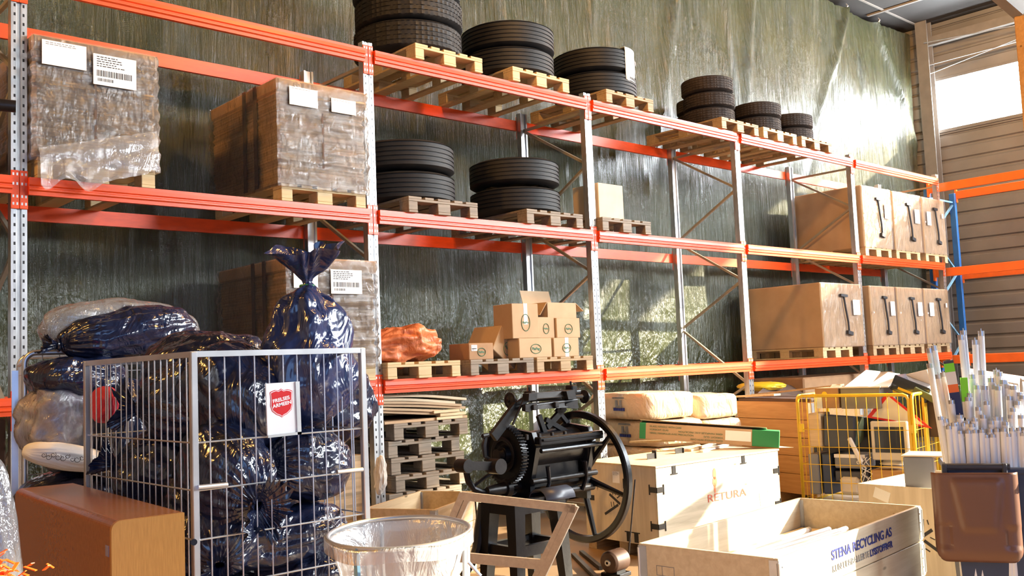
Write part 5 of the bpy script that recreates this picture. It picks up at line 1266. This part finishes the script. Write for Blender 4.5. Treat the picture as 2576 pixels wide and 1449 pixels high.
# things heaped on top of / behind the yellow cage
Yb = .42
r, w, hh = ybox('metal_cabinet', 'grey steel instrument case lying on top of the yellow cage load', 'metal case', (2113, 977), (2216, 1028), .22, .62, M_steel, bev=.004)
MB().box((-w/2-.01, -.01, hh), (w/2+.01, .41, hh+.012)).build('lid_edge', M_beige, r)
r, w, hh = ybox('circuit_chassis', 'open brown-backed steel chassis with round hole left of the grey instrument case', 'metal case', (2049, 977), (2111, 1027), .20, .5, M_cardd, bev=.004)
MB().box((-w/2, -.006, 0), (-w*.2, 0, hh*.6)).build('steel_plate', M_galv, r); mb = MB(); mb.lathe([(.001, 0), (.028, 0)], (-.02, -.004, hh*.7), 20, 0, 'y'); mb.build('round_hole', M_yellow, r)
for (a0, a1, rot, lb) in (((2130, 938), (2190, 972), 0, 'left'), ((2185, 944), (2240, 972), 0, 'right')):
    a = F.hit(a0[0], a1[1], .3); b = F.hit(a1[0], a1[1], .3); c = V(yc.location)
    o = thing('metal_cover', f'{lb} one of two tilted white panels on the grey instrument case', 'panel', (0,0,0)); hh2 = F.hit(a0[0], a0[1], .3).z
    P_ = [c+F.ex*a.x+F.ey*.24+V((0, 0, a.z)), c+F.ex*b.x+F.ey*.24+V((0, 0, a.z)), c+F.ex*(b.x-.0)+F.ey*.62+V((0, 0, hh2)), c+F.ex*(a.x+.10)+F.ey*.62+V((0, 0, hh2+.02))]
    MB().add(P_, [(0, 1, 2, 3)]).build('panel', M_white, o).modifiers.new('t', 'SOLIDIFY').thickness = .012
r, w, hh = ybox('video_recorder', 'glossy dark brown electronic case tilted over the right end of the cage load', 'electronic case', (2232, 958), (2330, 996), .35, .7, M_screen, rot=R(24), bev=.006)
MB().box((-w*.3, -.004, hh*.2), (w*.1, 0, hh*.35)).build('trim_strip', M_yellow, r)
r, w, hh = ybox('olive_case', 'flat olive-green case sloping right behind the cage corner panel', 'electronic case', (2290, 985), (2350, 1000), .30, .6, M_olive, rot=R(30), bev=.006)
c = V(yc.location); a = YW(2212, 1045, .06); b = YW(2232, 988, .06); d = YW(2350, 1080, .06); e = YW(2332, 1050, .06)
o = thing('warning_sign', 'white triangular sign with a red border standing behind the cream monitor', 'sign', (0,0,0))
A0, A1, A2 = YW(2180, 1050, .27), YW(2232, 987, .27), YW(2345, 1078, .27); ctr = (A0+A1+A2)/3
MB().add([A0, A1, A2], [(0, 1, 2)]).build('red_border', M_red, o).modifiers.new('t', 'SOLIDIFY').thickness = .006
off = -F.ey*.008
MB().add([ctr+(p-ctr)*.8+off for p in (A0, A1, A2)], [(0, 1, 2)]).build('white_face', M_beige, o).modifiers.new('t', 'SOLIDIFY').thickness = .004
r, w, hh = ybox('white_tray', 'white open tray with parts tipped up behind the glossy case', 'tray', (2285, 935), (2345, 972), .62, .9, M_white, rot=R(-12), bev=.006)
ybox('brown_carton', 'brown carton heaped behind the yellow cage, partly hidden by the tubes', 'carton', (2290, 1000), (2380, 1100), .45, .7, M_darkbox)

# ------------------------------------------------------------ bales, crates under the rack
def bale(x, y, z, w, d, h, label, logo=True, seed=0):
    r = thing('insulation_bale', label, 'bale', (x, y, z), R(-101), 'film-wrapped beige bales under the rack')
    mb = MB(); vs = []; n = 12; 
    bm = bmesh.new(); bmesh.ops.create_cube(bm, size=1); bmesh.ops.subdivide_edges(bm, edges=bm.edges, cuts=7, use_grid_fill=True)
    for v in bm.verts:
        c = v.co.copy(); q = V((abs(c.x*2)**6+abs(c.y*2)**6+abs(c.z*2)**6,)*3)[0]**(1/6); s = 1 if q == 0 else 1
        rr_ = (abs(c.x*2)**9+abs(c.y*2)**9+abs(c.z*2)**9)**(1/9); mx = max(abs(c.x*2), abs(c.y*2), abs(c.z*2)); k = mx/rr_ if rr_ else 1
        p = V((c.x*w*k, c.y*d*k, c.z*h*k)); p += V((nz(p.x*5, p.z*5, seed), nz(p.x*5, p.z*6, seed+3), nz(p.x*5, p.y*5, seed+7)))*.012
        v.co = p+V((w/2, d/2, h/2))
    me = bpy.data.meshes.new('bale_body'); bm.to_mesh(me); bm.free(); me.materials.append(M_bale); me.polygons.foreach_set('use_smooth', [True]*len(me.polygons))
    o = bpy.data.objects.new('wrapped_body', me); COL.objects.link(o); o.parent = r
    if logo:
        mb = MB(); cx_ = w*.52; s = .036
        for i, hh in enumerate((4, 2, 4)): mb.box((cx_+i*s, -.016, h*.35+s*0), (cx_+i*s+s*.8, -.001, h*.35+s*.8)); mb.box((cx_+i*s, -.016, h*.35+s), (cx_+i*s+s*.8, -.001, h*.35+s*hh*.8), 1)
        mb.box((cx_-s, -.016, h*.35), (cx_-.004, -.001, h*.35+s*.9)); mb.box((cx_+3*s, -.016, h*.35), (cx_+4*s, -.001, h*.35+s*.9))
        mb.build('logo_print', [M_blueink, M_greyink], r)
        mbp = MB(); xx = cx_-.05; rgp = random.Random(seed)
        while xx < cx_+.15: q_ = rgp.uniform(.006, .014); mbp.box((xx, -.016, h*.80), (xx+q_, -.012, h*.80+.018)); xx += q_+.005
        mbp.build('print', M_greyink, r)
    return r
M_bale = bagmat('beige_film_wrap', (.52, .36, .22), (.66, .50, .34), .28)
rows = ['bottom', 'second', 'third', 'top']
BD_ = V((sin(R(11)), cos(R(11)), 0)); bA = V((5.93, -.33, 0)); bB = V((6.78, -.38, 0))
for k in range(4):
    Lk = 1.05 if k == 3 else 1.2; off = V((0, 0, 0)) if k == 3 else V((.10, -.04, 0))
    o = bA+off+BD_*Lk; bale(o.x, o.y, .144+.290*k, Lk, .70, .288, f'{rows[k]} bale of the left stack under the rack, behind the plywood crate', k > 1, k)
    o = bB+(off*.3)+BD_*1.1; bale(o.x, o.y, .144+.275*k, 1.1, .62, .273, f'{rows[k]} bale of the right stack under the rack, behind the plywood crate', k == 3, k+9)
for c_, lb_ in ((bA, 'floor pallet under the left stack of beige bales'), (bB, 'floor pallet under the right stack of beige bales')): pallet(c_.x, c_.y, 0, lb_, 1, R(-11))
# orange-brown plank crate left of the yellow cage
nr = at_d(2040, 1013, 10.5); a = nr+V((sin(R(13)), cos(R(13)), 0))*1.22; rz = R(-103)
cr2 = collar_crate('plank_crate', 'tall brown plank crate between the beige bales and the yellow cage', 'wooden crate', a, rz, 1.22, .8, .12, 5, M_orwood, True)
F = Fr(cr2)
MB().box((.03, .03, .12), (1.19, .77, 1.15), 0, None, .01).build('packed_boards', M_darkbox, cr2)
o3 = V(cr2.location)
for (u0, v0, z0_, u1, v1, z1_, lb) in ((-.05, .35, 1.17, 1.0, .75, 1.27, 'pale board lying across the plank crate, rising to the right'), (.95, .72, 1.27, 1.3, .2, 1.165, 'pale board sloping down to the right on the plank crate'), (-.03, .06, 1.165, .62, .10, 1.19, 'broad pale plank resting on the left front of the plank crate')):
    o = MB().bar(o3+F.ex*u0+F.ey*v0+V((0, 0, z0_)), o3+F.ex*u1+F.ey*v1+V((0, 0, z1_)), .11, .022).build('loose_board', M_wood, None); tag(o, lb, 'board')
# stack of weathered pallets with cardboard sheets
for k in range(8):
    rr = R(rng.uniform(-3, 3)); nm = ['bottom', 'second', 'third', 'fourth', 'fifth', 'sixth', 'seventh', 'top'][k]
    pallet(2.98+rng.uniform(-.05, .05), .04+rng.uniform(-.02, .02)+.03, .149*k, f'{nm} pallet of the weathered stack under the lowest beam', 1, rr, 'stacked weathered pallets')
zz = .149*8-.003
cs = thing('cardboard_stack', 'sagging stack of flat cardboard sheets on the weathered pallet stack', 'cardboard', (2.92, .06, zz))
for k in range(7):
    mb = MB(); n = 14; vs = []; w = .92-.03*(k % 3); x0 = -.03*(k % 3)
    for i in range(n+1):
        u = i/n; x = x0+w*u; z = .026*k+(.075*(1-u)**1.3)*(k > 0)+.004*k*sin(3*u)
        for y in (0.02*(k % 2), 1.0): vs += [(x, y, z), (x, y, z+.022)]
    mb.add(vs, [(4*i, 4*i+4, 4*i+5, 4*i+1) for i in range(n)]+[(4*i+2, 4*i+3, 4*i+7, 4*i+6) for i in range(n)]+[(4*i+1, 4*i+5, 4*i+7, 4*i+3) for i in range(n)]+[(4*i, 4*i+2, 4*i+6, 4*i+4) for i in range(n)]+[(0, 1, 3, 2), (4*n, 4*n+2, 4*n+3, 4*n+1)])
    mb.build('sheet', M_cardl if k > 4 else M_card, cs)
for k, (dx, dz) in enumerate(((0, .0), (.04, .03), (-.03, .06))):
    MB().box((.55+dx, -.02, .0+dz), (.85+dx, .05, .026+dz), 0, None, .003).build('end_batten', M_wood, cs)
# collar crate on the floor before the pallet stack
zc = .58; B_ = at_z(1095, 1287, zc); A_ = at_z(920, 1283, zc); D_ = at_z(1222, 1240, zc); rz = math.atan2((D_-B_).y, (D_-B_).x)
oc2 = collar_crate('collar_crate', 'open pine collar crate behind the sack stand, sunlit inside', 'wooden crate', B_, rz, (D_-B_).length, .62, .0, 3, M_wood, True, base=False)
oc2.children[0]
# plywood pack with film and white cloth beside the post
pk = thing('board_pack', 'film-covered pack of plywood boards on the floor behind the roll cage', 'board pack', (2.08, .10, 0))
ridged(.64, .8, .98, 91, .008, .05).build('boards', M_wood, pk)
bag('white_cloth', 'crumpled white cloth hanging beside the perforated post', at_y(957, 1195, -.16), (.045, .05, .16), (.1, 0, 1), 93, mt=M_cloth, knot=False, lump=.35, cat='cloth')
# big carton under the rack, right end, dark boards and yellow bundle
cl = thing('large_carton', 'large dull brown carton under the rack behind the yellow cage', 'carton', (9.9, .2, .0))
MB().box((0, 0, 0), (2.6, .9, 1.32), 0, None, .02).build('box', M_cardd, cl)
a = at_d(1905, 985, 11.2); b = at_d(2060, 1005, 11.0)
o = thing('dark_board', 'dark brown board leaning under the rack beside the large carton', 'board', (0,0,0)); MB().add([at_y(1905, 990, -.1), at_y(1940, 958, .4), at_y(2060, 985, .4), at_y(2065, 1010, -.1)], [(0,1,2,3)]).build('board', M_darkbox, o).modifiers.new('t', 'SOLIDIFY').thickness = .02
bag('yellow_bundle', 'flat yellow bundle lying beside the dark board', at_y(1915, 972, .3), (.06, .3, .3), (1, 0, 0), 95, mt=M_yellow, knot=False, cat='bundle')
# behind the tubes: pink board, steel hoops
o = thing('pink_board', 'pinkish board lying behind the wheelie bin', 'board', (0,0,0)); MB().add([at_d(2420, 985, 8.0), at_d(2440, 935, 8.6), at_d(2640, 965, 8.2), at_d(2640, 1010, 7.8)], [(0,1,2,3)]).build('board', plain('pink_laminate', (.62, .36, .30), .6), o).modifiers.new('t', 'SOLIDIFY').thickness = .03
o = thing('steel_trolley', 'steel hoop trolley behind the wheelie bin at the right edge', 'trolley', (0,0,0))
p = at_d(2505, 955, 7.2); q = at_d(2560, 965, 7.2)
MB().tube([V((p.x, p.y, .1)), p-V((0, 0, .05)), p, q, q-V((0, 0, .05)), V((q.x, q.y, .1))], .012, 8).build('hoop', M_galv, o)
p = at_d(2568, 955, 7.0); q = at_d(2640, 965, 7.0)
MB().tube([V((p.x, p.y, .1)), p-V((0, 0, .05)), p, q, q-V((0, 0, .05)), V((q.x, q.y, .1))], .012, 8).build('hoop', M_galv, o)
MB().box(V((min(p.x, q.x)-.35, min(p.y, q.y), .08)), V((max(p.x, q.x), max(p.y, q.y)+.4, .1))).build('deck', M_galv, o)
# left edge
lb = thing('chipboard_box', 'dark chipboard box under the rack at the left edge', 'box', (-1.6, .11, 0)); MB().box((0, 0, 0), (1.55, .85, 1.44), 0, None, .01).build('box', M_darkbox, lb)
o = thing('steel_sheet_stack', 'stack of grey steel sheets on the lowest beams at the left edge', 'sheet stack', (-1.05, -.05, ZP1)); ridged(.88, 1.0, .46, 97, .004, .02).build('sheets', M_galv, o)
pallet(-1.0, -.05, L1, 'pallet under the grey steel sheets at the left edge', 1)
o = thing('steel_sheet_stack', 'stack of grey steel sheets on the middle level at the left edge', 'sheet stack', (-1.06, -.05, ZP2)); ridged(.88, 1.0, .26, 98, .004, .02).build('sheets', M_galv, o)
pallet(-1.0, -.05, L2, 'pallet under the grey steel sheets on the middle level', 1)
e = at_y(40, 268, -.5); o = thing('steel_pipe', 'dark open-ended steel pipe jutting in at the left edge', 'pipe', (0,0,0)); ax_ = V((-1, .25, .02)).normalized()
mb = MB(); d_ = ax_; n = 28; u_ = d_.cross(V((0,0,1))).normalized(); w2 = d_.cross(u_); vs = []
for t_, r_ in ((0, .035), (0, .038), (1.8, .038), (1.8, .035)): vs += [e+d_*t_+(u_*cos(2*pi*k/n)+w2*sin(2*pi*k/n))*r_ for k in range(n)]
mb.add(vs, [(j*n+k, j*n+(k+1) % n, ((j+1) % 4)*n+(k+1) % n, ((j+1) % 4)*n+k) for j in range(4) for k in range(n)], 0, True); mb.build('tube', M_machine2, o)
c = at_d(-42, 1350, 2.55); bag('grey_sack', 'pale grey translucent sack at the left edge beside the cabinet', (c.x, c.y, c.z-.25), (.09, .09, .48), (.0, 0, 1), 99, mt=M_clear, knot=False, lump=.1, cat='sack')
o = thing('orange_netting', 'heap of orange plastic strips at the bottom left corner', 'netting', (0,0,0)); rg = random.Random(11); mb = MB(); c = at_d(-12, 1455, 2.3)
for k in range(260):
    p = c+V((rg.gauss(0, .035), rg.gauss(0, .035), rg.uniform(-.14, .045))); q = p+V((rg.uniform(-.03, .03), rg.uniform(-.03, .03), rg.uniform(-.02, .02))); mb.bar(p, q, .009, .002)
mb.bar(c-V((0, 0, .10)), V((c.x, c.y, 0.0)), .10, .10)
tag(mb.build('strips', M_or2, o), kind='stuff')
# lit timber post, upper right
p = at_d(2562, 40, 9); q = at_d(2590, 420, 9)
po = thing('hanging_timber', 'timber-clad column hanging in at the top right corner', 'column', (0,0,0))
X_, Y_ = p.x+.05, p.y
MB().box((X_, Y_-.06, at_d(2562, 425, 9).z), (X_+.12, Y_+.06, at_d(2562, 35, 9).z), 0, None, .01).build('column', M_orwood, po)
a = at_d(2490, -30, 9); b0 = V((X_+.05, Y_, at_d(2562, 30, 9).z+.03)); b1 = V((a.x-.3, a.y+.2, a.z+.35)); MB().bar(b0, b0+(b1-b0)*((ZC-b0.z)/(b1.z-b0.z)), .12, .14).build('bracket', M_steel, po)
